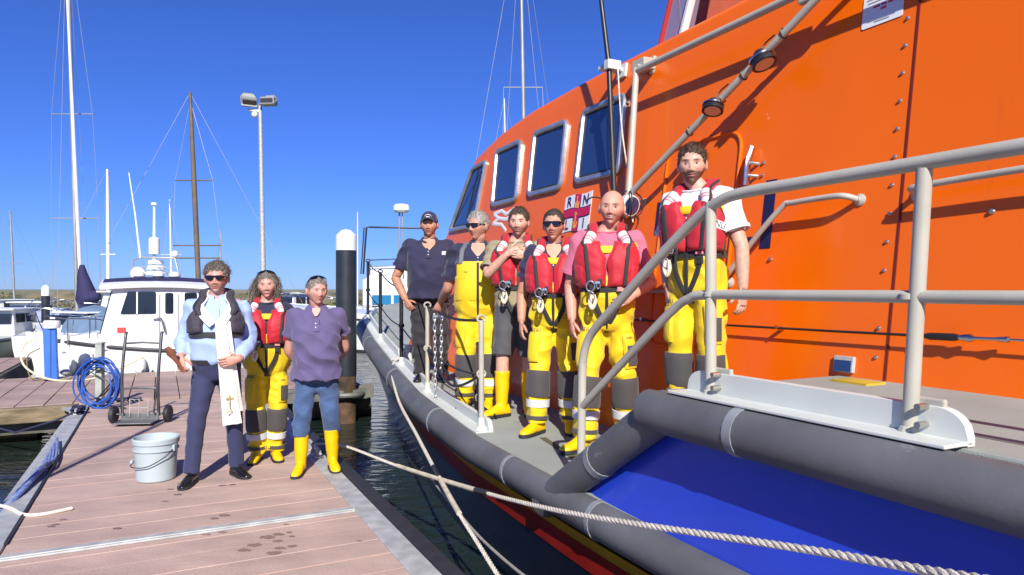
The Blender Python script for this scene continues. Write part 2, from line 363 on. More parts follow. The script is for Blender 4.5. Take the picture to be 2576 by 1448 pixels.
def smooth_tab(xs, ys):
    g = np.linspace(xs[0], xs[-1], 400); v = np.interp(g, xs, ys); k = np.ones(9)/9
    vp = np.pad(v, 4, mode='edge'); v2 = np.convolve(vp, k, 'valid'); v2[-6:] = v[-6:]; return lambda s: float(np.interp(s, g, v2))
tg, zg = smooth_tab(SG, TG), smooth_tab(SZ, ZG)
def deckz(s, t): return zg(s) + .06*max(0, 1 - abs(t-TC)/2.65)
SS = list(np.concatenate([np.linspace(-5, 13, 50), np.linspace(13.2, 15, 14)]))
def hull_t(s, h): return tg(s) + .05 + (.10 + .28*max(0, (s-6)/9)**1.2)*h*1.3
# hull shell, both sides, joined at the keel
rows = []
for s in SS:
    zf = zg(s) - .24; r = []
    for h in (0, .05, .16, .45, .9, 1.4, 1.9):
        r.append(B(s, min(TC, hull_t(s, h)), zf - h))
    r.append(B(s, TC, zf - 2.2))
    rows.append(r + [B(s, 2*TC - min(TC, hull_t(s, h)), zf - h) for h in (1.9, 1.4, .9, .45, .16, .05, 0)])
mb = MB(); mb.grid(rows); mb.add(rows[0], [tuple(range(len(rows[0])))]); obj('hull', mb, M_navy, LB)
for nm, h0, h1, m in (('yellow_line', .0, .055, M_yel), ('red_band', .055, .20, M_red)):
    mb = MB(); mb.slab([[B(s, hull_t(s, h)-.006, zg(s)-.24-h) for h in (h0, (h0+h1)/2, h1)] for s in SS], [[B(s, hull_t(s, h)+.006, zg(s)-.24-h) for h in (h0, (h0+h1)/2, h1)] for s in SS]); obj(nm, mb, m, LB)
# gunwale fender, near and far side
def fend(path, ra, rb, n=16):
    mb = MB(); mb.tube(path, ra, n, up=(0,0,1), flat=(rb[0]/ra[0] if hasattr(ra, '__len__') else rb/ra)); return mb
near = [B(s, tg(s)+.03, zg(s)-ip(s, [4,7.5], [.10,.13])) for s in SS]
fr_ = [ip(s, [4,7.5], [.088,.125]) for s in SS]
obj('gunwale_fender', fend(near, fr_, [r*1.15 for r in fr_]), M_fend, LB)
far = [B(s, 2*TC-tg(s)-.03, zg(s)-.125) for s in SS]
obj('gunwale_fender', fend(far, fr_, [r*1.15 for r in fr_]), M_fend, LB)
# the raised after fender: climbs the step then runs aft
up_s = [3.68,3.42,3.2,2.95,2.72,2.60,2.50,2.2,1.5,0,-2,-5]; up_z = [.335,.40,.545,.71,.865,.945,.995,1.005,1.005,1.005,1.005,1.005]
upp = [B(s, 2.01, 1.005) for s in np.linspace(2.62, -5, 40)]
ramp = [B(3.72 - 1.17*f, tg(3.4)+.05 - .04*f, .27 + .735*f) for f in np.linspace(0, 1, 14)]
obj('step_fender', fend(upp, .088, .094), M_fend, LB); obj('ramp_fender', fend(ramp, .088, .094), M_fend, LB)
mb = MB(); mb.ball(ramp[-1], (.09,.09,.097), 18); obj('corner_cap', mb, M_fend, LB)
def band(path, i, ra, rb, ln=.035):
    p, q = Vector(path[i]), Vector(path[min(i+1, len(path)-1)]); d = (q-p).normalized()
    mb = MB(); mb.tube([p-d*ln/2, p+d*ln/2], ra+.004, 20, up=(0,0,1), flat=(rb+.004)/(ra+.004)); obj('joint_band', mb, M_band, LB)
def idx(path, s): return min(range(len(path)), key=lambda i: abs((Vector(path[i]).dot(AXD)) - s))
for s in (4.35, 6.0, 8.6, 11.2, 3.0): band(near, idx(near, s), fr_[idx(near, s)], fr_[idx(near, s)]*1.15)
band(ramp, idx(ramp, 3.05), .088, .094, .05); band(upp, idx(upp, 2.05), .088, .094, .045); band(upp, idx(upp, 0.2), .088, .094, .045)
# blue bulwark panel between the two fenders
rows = []; bot = []
for s in np.linspace(3.55, -5, 40):
    zt = ip(-s, [-a for a in up_s], up_z) ; z0 = .36
    rows.append([B(s, tg(s)+.03+.07*f, z0+(zt-z0)*f) for f in np.linspace(0, 1, 5)]); bot.append([B(s, tg(s)+.08+.07*f, z0+(zt-z0)*f) for f in np.linspace(0, 1, 5)])
mb = MB(); mb.slab(rows, bot); obj('bulwark_panel', mb, M_blue, LB)
# decks
rows = []
for s in SS:
    if s < 2.5: continue
    a = tg(s)+.04; c = 2*TC-a; rows.append([B(s, a+(c-a)*f, deckz(s, a+(c-a)*f)) for f in np.linspace(0, 1, 14)])
mb = MB(); mb.slab(rows, [[p-Vector((0,0,.05)) for p in r] for r in rows]); deck = obj('foredeck', mb, M_deck, LB)
mb = MB(); mb.box(B(-1.2, 4.75, .75), (4.94, 7.6, .69), FR); mb.box(B(-1.2, 2.2, 1.08), (.22, 7.6, .03), FR); obj('side_deck', mb, M_deck, LB, bevel=.01)
mb = MB(); mb.box(B(3.06, 2.92, .575), (.62, .90, .25), FR); obj('deck_step', mb, M_deck, LB, bevel=.012)
mb = MB(); mb.box(B(2.35, 3.08, 1.10), (.14, .2, .012), FR); obj('yellow_step_mark', mb, mat('yellow_paint', (.55,.38,.03), .7, var=.3), LB)
M_dmark = mat('deck_tape', srgb(86,84,60), .9)
mb = MB()
for (s0, t0, s1, t1, wd) in [(4.55, 2.52, 3.3, 2.30, .045), (4.0, 2.42, 3.85, 2.9, .035)]:
    a = B(s0, t0, 0); c = B(s1, t1, 0); d = (c-a).normalized(); q = Vector((-d.y, d.x, 0))*wd/2; N = 8
    tp = [[a+(c-a)*i/N+q*e + Vector((0,0,deckz(s0+(s1-s0)*i/N, t0+(t1-t0)*i/N)+.004)) for e in (-1, 1)] for i in range(N+1)]
    mb.slab(tp, [[p-Vector((0,0,.006)) for p in r] for r in tp])
obj('deck_seam', mb, M_dmark, deck, smooth=False)
# ---- superstructure: side wall leans inwards
def wt(z): return 3.25 + .143*(z-1.1)
NW = (-AXN*1.0 + Vector((0,0,1))*.143).normalized()
def WP(s, z, off=0.0): return B(s, wt(z), z) + NW*off
RS = [-5,2.9,3.64,4.86,5.61,6.89,7.57,8.17]; RZ = [3.58,3.58,3.57,3.55,3.54,3.48,3.37,3.2]
rooft = smooth_tab(RS, RZ)
def front_s(z): return ip(z, [.4,.9,2.24,3.2], [9.9,9.75,8.87,8.17])
rows = []
zz = np.linspace(.42, 3.6, 14)
ss = list(np.linspace(-5, 7.2, 28)) + [7.5, 7.8, 8.17]
def wall_pt(s, f, side):
    "f from 0 at the deck to 1 at the roof edge; the last stretch leans forward along the windscreen"
    zt = rooft(min(s, 8.17)); z = .42 + (zt-.42)*f
    return (s, z)
outline = []
for s in ss:
    r = []
    for f in np.linspace(0, 1, 14):
        zt = rooft(s); z = .42+(zt-.42)*f
        k = max(0, (s-6.6)/(8.17-6.6)); s2 = s + k*(front_s(z)-8.17)
        r.append((s2, z))
    outline.append(r)
mb = MB()
near_w = [[B(s, wt(z), z) for s, z in r] for r in outline]; far_w = [[B(s, 2*TC-wt(z), z) for s, z in r] for r in outline]
mb.grid(near_w); mb.grid(far_w)
# front face and roof
mb.grid([[near_w[-1][j]*(1-g)+far_w[-1][j]*g + AXD*(.35*math.sin(math.pi*g)) for g in np.linspace(0, 1, 9)] for j in range(14)])
mb.grid([[near_w[i][-1]*(1-g)+far_w[i][-1]*g + Vector((0,0,.10*math.sin(math.pi*g))) for g in np.linspace(0, 1, 9)] for i in range(len(ss))])
me = mb.mesh('superstructure', True, 0); bm = bmesh.new(); bm.from_mesh(me); bmesh.ops.remove_doubles(bm, verts=bm.verts, dist=.002); bmesh.ops.recalc_face_normals(bm, faces=bm.faces)
es = [e for e in bm.edges if len(e.link_faces) == 2 and e.calc_face_angle(0) > .7]
bmesh.ops.bevel(bm, geom=es, offset=.05, segments=4, profile=.5, affect='EDGES'); bm.to_mesh(me); bm.free(); me.polygons.foreach_set('use_smooth', [True]*len(me.polygons)); me.set_sharp_from_angle(angle=math.radians(30))
SUP = obj('superstructure', me, M_orange, LB)
# plating lap: forward plate stands 4 mm proud of the after plate, joint at s = 2.33
mb = MB(); pts = [WP(2.33, z, .004) for z in (1.115, 3.5)]
mb.slab([[WP(2.33, z, .005), WP(2.318, z, .005)] for z in (1.1, 2, 3.55)], [[WP(2.33, z, -.01), WP(2.318, z, -.01)] for z in (1.1, 2, 3.55)]); obj('plate_seam', mb, mat('seam_dark', (.16,.012,.004), .6), SUP)
M_bolt = mat('bolt_steel', (.5,.47,.42), .3, .9)
bolt = MB(); bolt.revolve([(0,.0),(.017,0),(.017,.004),(.012,.008),(.012,.014),(.004,.019),(0,.019)], n=12); bm_ = bolt.mesh('bolt'); bm_.materials.append(M_bolt)
RW = NW.to_track_quat('Z', 'Y').to_matrix().to_4x4()
def put_bolt(s, z, sc_=1.0):
    o = bpy.data.objects.new('bolt', bm_); o.matrix_world = Matrix.Translation(WP(s, z, 0)) @ RW @ Matrix.Scale(sc_*.66, 4); COL.objects.link(o); o.parent = SUP; return o
for z in np.arange(1.21, 3.5, .148): put_bolt(2.385 + .0*z, z)
for s, z in ((3.15,1.74), (1.88,1.91), (4.62,2.02), (1.0, 1.9)): put_bolt(s, z, 1.3)
for s, z in ((3.29,2.36), (3.29,2.28)): put_bolt(s, z, 1.2)
# ---- windows
def window(corners, r=.1, fr=.06):
    outer = round_poly([Vector((s, z, 0)) for s, z in corners], r, 7); cx = sum((p for p in outer), Vector())/len(outer)
    def inset(d):
        n = len(outer); res = []
        for i in range(n):
            tdir = (outer[(i+1) % n]-outer[i-1]); nn = Vector((-tdir.y, tdir.x, 0)).normalized()
            if nn.dot(cx-outer[i]) < 0: nn = -nn
            res.append(outer[i]+nn*d)
        return res
    def ring(A, a0, Bo, b0): return [WP(p.x, p.y, a0) for p in A], [WP(p.x, p.y, b0) for p in Bo]
    o0, o1, i1, i0 = outer, inset(.014), inset(fr-.016), inset(fr)
    mb = MB(); mb.loft([[WP(p.x, p.y, -.01) for p in o0], [WP(p.x, p.y, .022) for p in o0], [WP(p.x, p.y, .036) for p in o1], [WP(p.x, p.y, .036) for p in i1], [WP(p.x, p.y, .014) for p in i0], [WP(p.x, p.y, -.01) for p in i0]], caps=False)
    W = obj('window', mb, M_alu, SUP)
    mb = MB(); g0, g1 = inset(fr), inset(fr+.014)
    mb.loft([[WP(p.x, p.y, .013) for p in g0], [WP(p.x, p.y, .017) for p in g1], [WP(p.x, p.y, .006) for p in g1]], caps=False); obj('gasket', mb, M_gasket, W)
    mb = MB(); mb.prism([WP(p.x, p.y, .003) for p in inset(fr+.008)], NW*.006); obj('pane', mb, M_glass, W, smooth=False)
    return W
window([(5.62,3.24),(4.91,3.24),(4.86,2.52),(5.60,2.52)])
window([(6.58,3.23),(5.87,3.22),(5.83,2.51),(6.54,2.51)])
window([(7.52,3.20),(6.84,3.21),(6.77,2.5),(7.44,2.5)])
window([(8.20,3.10),(7.74,3.13),(7.86,2.30),(8.72,2.30)], .09)
# wiper on the forward window
mb = MB(); mb.rod(WP(8.05,2.42,.05), WP(7.88,3.02,.05), .008); mb.rod(WP(7.98,2.5,.045), WP(7.80,2.98,.04), .006); obj('wiper', mb, M_black, SUP)
# windscreen panes across the front
fw = near_w[-1]; bw = far_w[-1]
def FP(g, z, off=0.0):
    s = front_s(z); p = B(s, wt(z), z)*(1-g)+B(s, 2*TC-wt(z), z)*g + AXD*(.35*math.sin(math.pi*g)); return p + AXD*off + Vector((0,0,off*.6))
for g0, g1 in ((.08,.34), (.37,.63), (.66,.92)):
    mb = MB(); tp = [[FP(g0+(g1-g0)*a, z, .03) for a in np.linspace(0,1,6)] for z in np.linspace(2.4,3.02,5)]; mb.slab(tp, [[p-AXD*.02 for p in r] for r in tp]); W = obj('windscreen', mb, M_glass, SUP)
    mb = MB(); mb.tube([FP(g0,2.38,.03), FP((g0+g1)/2,2.38,.03), FP(g1,2.38,.03), FP(g1,3.04,.03), FP((g0+g1)/2,3.04,.03), FP(g0,3.04,.03)], .025, 8, closed=True); obj('frame', mb, M_alu, W)
# ---- rescue service flag on the wall
def wf(s0, z0, w, h, tilt=0.0, wave=.0):
    def f(x, y, off): return WP(s0 - x*w, z0 + y*h + tilt*x*w + wave*math.sin(x*6.283)*h, off)
    return f
ff = wf(5.74, 2.08, .46, .34, .035, .028)
def fpatch(x0, x1, y0, y1, m, off, nm, th=.002):
    mb = MB(); xs = np.linspace(x0, x1, 13); ys = np.linspace(y0, y1, 3)
    mb.slab([[ff(x, y, off) for x in xs] for y in ys], [[ff(x, y, off-th) for x in xs] for y in ys]); return obj(nm, mb, m, FLAG if FLAG else SUP, smooth=False)
M_fw = mat('flag_white', (.75,.76,.78), .5, var=.05); M_fr = mat('flag_red', (.52,.01,.07), .5); M_fn = mat('flag_navy', (.02,.015,.10), .5); M_fg = mat('flag_gold', (.75,.33,.06), .5)
FLAG = None
FLAG = fpatch(0, 1, 0, 1, M_fw, .006, 'flag_sign', .004)
fpatch(.385, .615, 0, 1, M_fn, .0085, 'navy_bar'); fpatch(0, 1, .36, .64, M_fn, .0088, 'navy_bar')
fpatch(.41, .59, 0, 1, M_fr, .0115, 'red_bar'); fpatch(0, 1, .39, .61, M_fr, .0118, 'red_bar')
def ftext(mbx, x, y, m, nm, sx, sy, off=.012):
    vs = [ff(x+v[0]*sx, y+v[1]*sy, off+v[2]) for v in mbx.v]; q = MB(); q.add(vs, mbx.f); obj(nm, q, m, FLAG, smooth=False)
for ch, x, y in (('R',.19,.81), ('N',.81,.81), ('L',.19,.18), ('I',.81,.18)): ftext(text_mb(ch, 1, .002), x, y, M_fn, 'letter', .28, .38)
mb = MB()      # crown above, anchor below
for pts in ([(-.07,.62),(.07,.62),(.085,.80),(.045,.72),(0,.86),(-.045,.72),(-.085,.80)], [(-.012,.86),(.012,.86),(.012,.95),(-.012,.95)],
            [(-.012,.10),(.012,.10),(.012,.52),(-.012,.52)], [(-.05,.44),(.05,.44),(.05,.475),(-.05,.475)],
            [(-.085,.26),(-.06,.26),(-.045,.15),(0,.11),(.045,.15),(.06,.26),(.085,.26),(.06,.10),(0,.05),(-.06,.10)]):
    mb.prism([ff(.5+x, y, .0135) for x, y in pts], NW*.002)
obj('crown_and_anchor', mb, M_fg, FLAG, smooth=False)
# white painted emblem under the second window
mb = MB()
for a, c in [((7.36,2.42),(7.16,2.44)),((7.36,2.42),(7.22,2.36)),((7.22,2.36),(7.36,2.31)),((7.36,2.31),(7.12,2.28)),((7.12,2.28),(6.98,2.20)),((7.16,2.44),(7.04,2.39)),((7.04,2.39),(6.84,2.43)),((7.22,2.36),(7.02,2.33)),((7.02,2.33),(6.86,2.37))]:
    mb.tube([WP(*a, .002), WP(*c, .002)], .021, 6, flat=.2, up=NW)
obj('white_emblem', mb, M_fw, SUP)
# notice plate
mb = MB(); mb.prism([WP(p.x, p.y, .002) for p in round_poly([Vector((2.66,3.19,0)), Vector((2.415,3.19,0)), Vector((2.415,3.01,0)), Vector((2.66,3.01,0))], .012, 3)], NW*.003); NP = obj('notice_plate', mb, M_fw, SUP)
mb = MB()
for z, a, c in ((3.165,.05,.95), (3.145,.08,.8), (3.04,.1,.85), (3.028,.3,.7)): mb.slab([[WP(2.65-.225*x, z+y, .0065) for x in (a, c)] for y in (0, .006)], [[WP(2.65-.225*x, z+y, .005) for x in (a, c)] for y in (0, .006)])
obj('small_print', mb, mat('grey_print', (.25,.25,.3), .6), NP, smooth=False)
for z, a, c_ in ((3.112,.25,.42), (3.112,.46,.6), (3.112,.64,.78), (3.09,.45,.6)): mb = MB(); mb.slab([[WP(2.65-.225*x, z+y, .0065) for x in (a, c_)] for y in (0, .012)], [[WP(2.65-.225*x, z+y, .005) for x in (a, c_)] for y in (0, .012)]); obj('red_print', mb, mat('red_print', (.6,.05,.08), .6), NP, smooth=False)
# navy painted outline on the door
for s0, s1, z0, z1 in ((4.33,4.19,1.97,2.22), (3.25,3.165,1.81,2.24), (3.42,3.30,1.835,1.89)):
    mb = MB(); mb.slab([[WP(s, z, .004) for s in (s0, s1)] for z in (z0, z1)], [[WP(s, z, -.002) for s in (s0, s1)] for z in (z0, z1)])
    obj('navy_outline', mb, mat('navy_paint', (.012,.013,.06), .4), SUP, smooth=False)
# door joint: slim raised outline and a lever
dr = round_poly([Vector((4.26,2.62,0)), Vector((3.5,2.62,0)), Vector((3.5,1.15,0)), Vector((4.26,1.15,0))], .14, 6)
mb = MB(); mb.tube([WP(p.x, p.y, .004) for p in dr], .012, 8, closed=True); obj('door_trim', mb, M_orange, SUP)
mb = MB(); mb.tube(cr([WP(3.372,2.47,.03), WP(3.365,2.36,.06), WP(3.375,2.22,.045)], 5), .012, 8, flat=2.0, up=NW); mb.rod(WP(3.33,2.36,0), WP(3.365,2.36,.06), .012); mb.rod(WP(3.33,2.28,0), WP(3.37,2.28,.055), .012); obj('door_lever', mb, M_steel, SUP)
# square vent lamp low on the wall
mb = MB(); mb.slab([[WP(s, z, .02) for s in (2.62, 2.5)] for z in (1.115, 1.2)], [[WP(s, z, -.01) for s in (2.62, 2.5)] for z in (1.115, 1.2)]); V = obj('vent_lamp', mb, M_galv, SUP, bevel=.004)
mb = MB(); mb.slab([[WP(s, z, .024) for s in (2.61, 2.51)] for z in (1.12, 1.178)], [[WP(s, z, .01) for s in (2.61, 2.51)] for z in (1.12, 1.178)]); obj('lens', mb, M_glass, V, smooth=False)
# ---- wall handrails
def wrail(pts, r, nm, feet, m=None, k=6):
    path = cr([WP(*p) for p in pts], k); mb = MB(); mb.tube(path, r, 12); o = obj(nm, mb, m or M_rail, LB)
    for (s, z, off) in feet:
        mb = MB(); mb.revolve([(0,0),(.034,0),(.034,.008),(.014,.02),(.014,off)], c=WP(s, z, 0), n=14, R=RW.to_3x3()); obj('rail_foot', mb, m or M_rail, o)
    return o
wrail([(3.47,1.60,.07),(3.2,1.87,.085),(3.02,2.035,.085),(2.95,2.05,.085),(2.68,2.055,.085),(2.6,2.05,.07),(2.57,2.04,.02)], .017, 'grab_rail', [(2.565,2.04,.03),(3.47,1.60,.07)])
wrail([(2.24,2.03,.02),(2.22,2.035,.07),(2.17,2.045,.09),(1.7,2.06,.09),(0.5,2.08,.09),(0.4,2.08,.02)], .017, 'grab_rail', [(2.24,2.03,.03),(0.4,2.08,.03)])
# stand-off ladder rails going up to the flying bridge
O = .16
wrail([(4.60,3.30,O),(4.56,2.9,O),(4.52,2.5,O),(4.50,2.26,O)], .026, 'ladder_rail', [(4.6,3.33,O),(4.5,2.24,O)])
wrail([(4.57,3.28,O),(4.0,3.285,O),(3.4,3.29,O),(2.7,3.30,O),(1.5,3.3,O)], .026, 'ladder_rail', [])
dg = wrail([(4.47,2.26,O),(4.40,2.32,O),(4.0,2.55,O),(3.5,2.84,O),(3.0,3.13,O),(2.55,3.40,O),(2.2,3.6,O)], .024, 'ladder_rail', [])
mb = MB(); mb.slab([[WP(s, z, O+.02) for s in (2.98, 2.72)] for z in (3.22, 3.36)], [[WP(s, z, O-.02) for s in (2.98, 2.72)] for z in (3.22, 3.36)]); obj('rail_clamp_plate', mb, M_rail, LB, bevel=.01)
mb = MB(); mb.box(WP(4.63,3.36,.08), (.10,.16,.09), FR); mb.prism([WP(4.7,3.33,0), WP(4.56,3.33,0), WP(4.56,3.44,0), WP(4.66,3.44,0)], NW*.03); obj('rail_bracket', mb, M_rail, LB, bevel=.008)
# two deck floodlights clamped to the sloping rail
def flood(s, z, sc_, d):
    c = WP(s, z, O+.05) + Vector(d)*.05; D = Vector(d).normalized(); R = D.to_track_quat('Z', 'Y').to_matrix()
    mb = MB(); mb.revolve([(0,-.05),(.03,-.05),(.055,-.02),(.075,.02),(.078,.05),(.07,.052),(.062,.045),(0,.04)], c=c, n=20, R=R*sc_); F = obj('floodlight', mb, M_black, LB)
    mb = MB(); mb.revolve([(.064,.0),(.082,.0),(.082,.012),(.064,.012)], c=c, n=20, R=R*sc_); obj('rim', mb, M_steel, F)
    mb = MB(); mb.revolve([(0,.046),(.06,.046),(.06,.05),(0,.052)], c=c, n=20, R=R*sc_); obj('lens', mb, mat('lamp_glass', (.5,.42,.36), .08, .3), F)
    mb = MB(); mb.tube(cr([WP(s, z, O), WP(s-.02, z, O+.03), c - D*.04], 4), .014, 8); mb.tube([WP(s, z, O) + (AXD*math.cos(a)+NW*math.sin(a))*.034 for a in np.linspace(0, 6.0, 12)], .009, 6); obj('clamp', mb, M_steel, F)
    mb = MB(); mb.tube(cr([c - D*.03, c - D*.05+Vector((.04,0,.05)), WP(s-.1, z+.08, O+.03)], 5), .005, 6); obj('cable', mb, M_wire, F)
flood(3.22, 3.0, 1.0, (.25,-.35,-.9)); flood(3.58, 2.79, .9, (-.2,-.3,-.93))
for s, z in ((3.08,3.085),(3.38,2.91),(3.85,2.64)): mb = MB(); mb.tube([WP(s, z, O) + (Vector((0,0,1))*math.cos(a)+NW*math.sin(a))*.028 for a in np.linspace(0, 6.28, 12)], .006, 6); obj('cable_tie', mb, M_black, dg)
# black lifeline along the wall with a tensioner
mb = MB(); mb.tube([WP(4.5,1.315,.05), WP(3.5,1.32,.05), WP(2.6,1.325,.05), WP(2.1,1.33,.05)], .007, 8); LL = obj('lifeline', mb, M_wire, LB)
mb = MB(); mb.tube([WP(2.12,1.33,.05), WP(2.08,1.33,.05), WP(1.97,1.332,.05), WP(1.93,1.333,.05)], [.009,.018,.018,.008], 10); obj('sleeve', mb, M_black, LL)
mb = MB(); mb.tube([WP(1.95,1.333,.05), WP(1.9,1.333,.05), WP(1.88,1.333,.05), WP(1.80,1.335,.05), WP(1.74,1.336,.05)], [.012,.02,.008,.008,.016], 10); mb.tube([WP(1.74,1.336,.05), WP(.2,1.34,.05)], .006, 8); obj('tensioner', mb, M_steel, LL)
for s in (4.3, 3.0, .3): mb = MB(); mb.rod(WP(s,1.325,0), WP(s,1.325,.06), .012); obj('line_eye', mb, M_steel, LL)
# narrow ledge behind the crew
mb = MB(); tp = [[WP(s, 1.545, o_) for o_ in (-.01, .045)] for s in (7.5, 6, 4.4, 3.4)]; mb.slab(tp, [[p-Vector((0,0,.02)) for p in r] for r in tp]); obj('wall_ledge', mb, M_rail, SUP)
# whip aerial beside the wheelhouse
ab = at(1546, 520, 5.75); a1 = at(1532, 165, 5.85); a2 = at(1505, -60, 5.95); a3 = a2 + (a2-a1)*1.2
mb = MB(); mb.tube([ab, a1, a2, a3], [.024,.022,.018,.010], 12); AE = obj('whip_aerial', mb, M_black, LB)
mb = MB(); mb.box(a1 + Vector((.03,.0,0)), (.13,.07,.08), FR); mb.box(WP(5.05,3.44,.09), (.26,.09,.035), FR); mb.prism([WP(5.1,3.38,0), WP(4.96,3.38,0), WP(4.96,3.5,0), WP(5.1,3.5,0)], NW*.025); obj('aerial_bracket', mb, M_lwhite, AE, bevel=.006)
mb = MB(); mb.rod(ab - Vector((0,0,.12)), ab + Vector((0,0,.05)), .035); mb.rod(ab - Vector((0,0,.1)), WP(4.9,2.2,0), .02); obj('aerial_base', mb, M_black, AE)
mb = MB(); mb.tube(cr([a1+Vector((.07,-.03,-.04)), at(1565,330,5.6), at(1588,490,5.55), at(1592,560,5.5)], 6), .006, 6); obj('halyard', mb, M_rope, AE)
# searchlight hanging at the foot of the ladder rail
kc = WP(4.50,2.19,.15)
mb = MB(); mb.revolve([(0,-.06),(.05,-.055),(.085,-.02),(.09,.03),(.08,.04),(0,.035)], c=kc, n=20, R=Vector((.5,-.8,-.25)).to_track_quat('Z','Y').to_matrix()); SLi = obj('searchlight', mb, M_lwhite, LB)
mb = MB(); mb.tube([kc + Vector((.11*math.cos(a), -.03+.02*math.sin(a), .11*math.sin(a))) for a in np.linspace(0, 6.283, 20)], .005, 6, closed=True); mb.tube([kc + Vector((0, -.06+.10*math.cos(a), .10*math.sin(a))) for a in np.linspace(1.2, 5, 14)], .005, 6); mb.tube(cr([kc+Vector((-.1,0,.02)), kc+Vector((-.26,-.02,.06)), kc+Vector((-.32,.0,.04))], 5), .006, 6); obj('guard', mb, M_wire, SLi)
mb = MB(); mb.revolve([(0,.036),(.07,.036),(.07,.044),(0,.05)], c=kc, n=20, R=Vector((.5,-.8,-.25)).to_track_quat('Z','Y').to_matrix()); obj('lens', mb, M_glass, SLi)
# flying bridge: raked screen and coaming on the roof
M_fade = mat('faded_orange', (.72,.17,.07), .6, var=.2)
mb = MB(); mb.prism([B(s, 3.80, z) for s, z in ((4.30,3.50),(4.05,4.35),(-1,4.35),(-1,3.50))], AXN*1.9); obj('bridge_coaming', mb, M_fade, LB, bevel=.03)
mb = MB(); mb.slab([[B(4.75-.42*f, 3.74+.8*g, 3.48+1.0*f) for g in (0, 1)] for f in (0, 1)], [[B(4.72-.42*f, 3.74+.8*g, 3.48+1.0*f) for g in (0, 1)] for f in (0, 1)])
BS = obj('bridge_screen', mb, mat('screen_glass', (.30,.24,.34), .05, spec=1, coat=1), LB, smooth=False)
mb = MB(); mb.slab([[B(4.73-.42*f-.24*g, 3.735, 3.48+1.0*f) for g in (0, 1)] for f in (0, 1)], [[B(4.73-.42*f-.24*g, 3.75, 3.48+1.0*f) for g in (0, 1)] for f in (0, 1)]); obj('side_screen', mb, mat('screen_glass', (.30,.24,.34), .05), BS, smooth=False)
mb = MB(); mb.rod(B(4.76,3.73,3.46), B(4.33,3.73,4.5), .022); obj('screen_edge', mb, mat('red_edge', (.45,.03,.03), .5), BS)
mb = MB(); mb.rod(B(4.46,3.72,3.46), B(4.02,3.72,4.5), .035); obj('screen_post', mb, M_white, BS)
# ---- bulwark toe rails
def toe(sa, sb, tf, zf, h, nseg, nm, rend=.09):
    S_ = np.linspace(sa, sb, nseg); mb = MB()
    fl = [[B(s, tf(s)+o_, zf(s)+.004) for o_ in (-.10, .03)] for s in S_]; mb.slab([[p+Vector((0,0,.012)) for p in r] for r in fl], fl)
    o = obj(nm, mb, M_lwhite, LB, bevel=.003)
    mb = MB(); L = abs(sb-sa); tp = []; bt = []
    for s in S_:
        e = min(s-min(sa,sb), max(sa,sb)-s); hh = h if e > rend else h*(.25+.75*math.sqrt(max(0, 1-(1-e/rend)**2)))
        tp.append([B(s, tf(s)+.01, zf(s)+f*hh) for f in (0, .25, .5, .8, 1)]); bt.append([B(s, tf(s)+.045, zf(s)+f*hh) for f in (0, .25, .5, .8, 1)])
    mb.slab(tp, bt); obj('upright', mb, M_lwhite, o, bevel=.006); return o
toe(1.24, 2.46, lambda s: 2.09, lambda s: 1.098, .105, 140, 'toe_rail')
toe(4.92, 9.0, lambda s: tg(s)+.15, lambda s: deckz(s, tg(s)+.15)-.004, .10, 140, 'toe_rail')
toe(9.2, 13.6, lambda s: tg(s)+.15, lambda s: deckz(s, tg(s)+.15)-.004, .12, 60, 'toe_rail')
# ---- after guard rail: two posts, top and middle rails that slope down to the low post
GR = MB(); RT = 2.10
top = [B(-3,RT,1.948), B(1.0,RT,1.948), B(1.8,RT,1.948), B(2.14,RT,1.946), B(2.28,RT,1.92), B(2.42,RT,1.855), B(2.68,RT,1.695), B(2.95,RT,1.515), B(3.19,RT,1.355), B(3.28,RT,1.27), B(3.325,RT,1.17), B(3.335,RT,1.05), B(3.35,RT,.47)]
GR.tube(cr(top, 6), .0235, 14); G = obj('guard_rail', GR, M_rail, LB)
mid = [B(-3,RT,1.535), B(1.5,RT,1.535), B(2.3,RT,1.534), B(2.45,RT,1.515), B(2.57,RT,1.455), B(2.84,RT,1.265), B(3.34,RT,.90)]
mb = MB(); mb.tube(cr(mid, 6), .0205, 12); obj('middle_rail', mb, M_rail, G)
for s in (2.31, 1.42, .2, -1.2):
    mb = MB(); mb.rod(B(s,RT,1.10), B(s-.05*(s < 2),RT,1.93), .024, 14); P = obj('post', mb, M_rail, G)
    mb = MB(); mb.box(B(s-.055,RT+.02,1.17), (.02,.10,.11), FR); mb.revolve([(0,0),(.035,0),(.035,.012),(.026,.03),(0,.03)], c=B(s,RT,1.103), n=14); obj('post_bracket', mb, M_rail, P, bevel=.006)
    for z in (1.145, 1.20): mb = MB(); mb.rod(B(s-.055,RT-.0,z), B(s-.055,RT-.045,z), .011); obj('bracket_bolt', mb, M_bolt, P)
for s in (2.31, 1.42): mb = MB(); mb.revolve([(.024,0),(.03,.004),(.03,.02),(.024,.024)], c=B(s,RT,1.523), n=14); obj('weld_collar', mb, M_rail, G)
mb = MB(); mb.box(B(3.34,RT+.06,.47), (.18,.10,.025), FR); mb.prism([B(3.33,RT,.48), B(3.33,RT+.1,.48), B(3.33,RT,.58)], AXD*.012); obj('post_foot', mb, M_lwhite, G, bevel=.004)
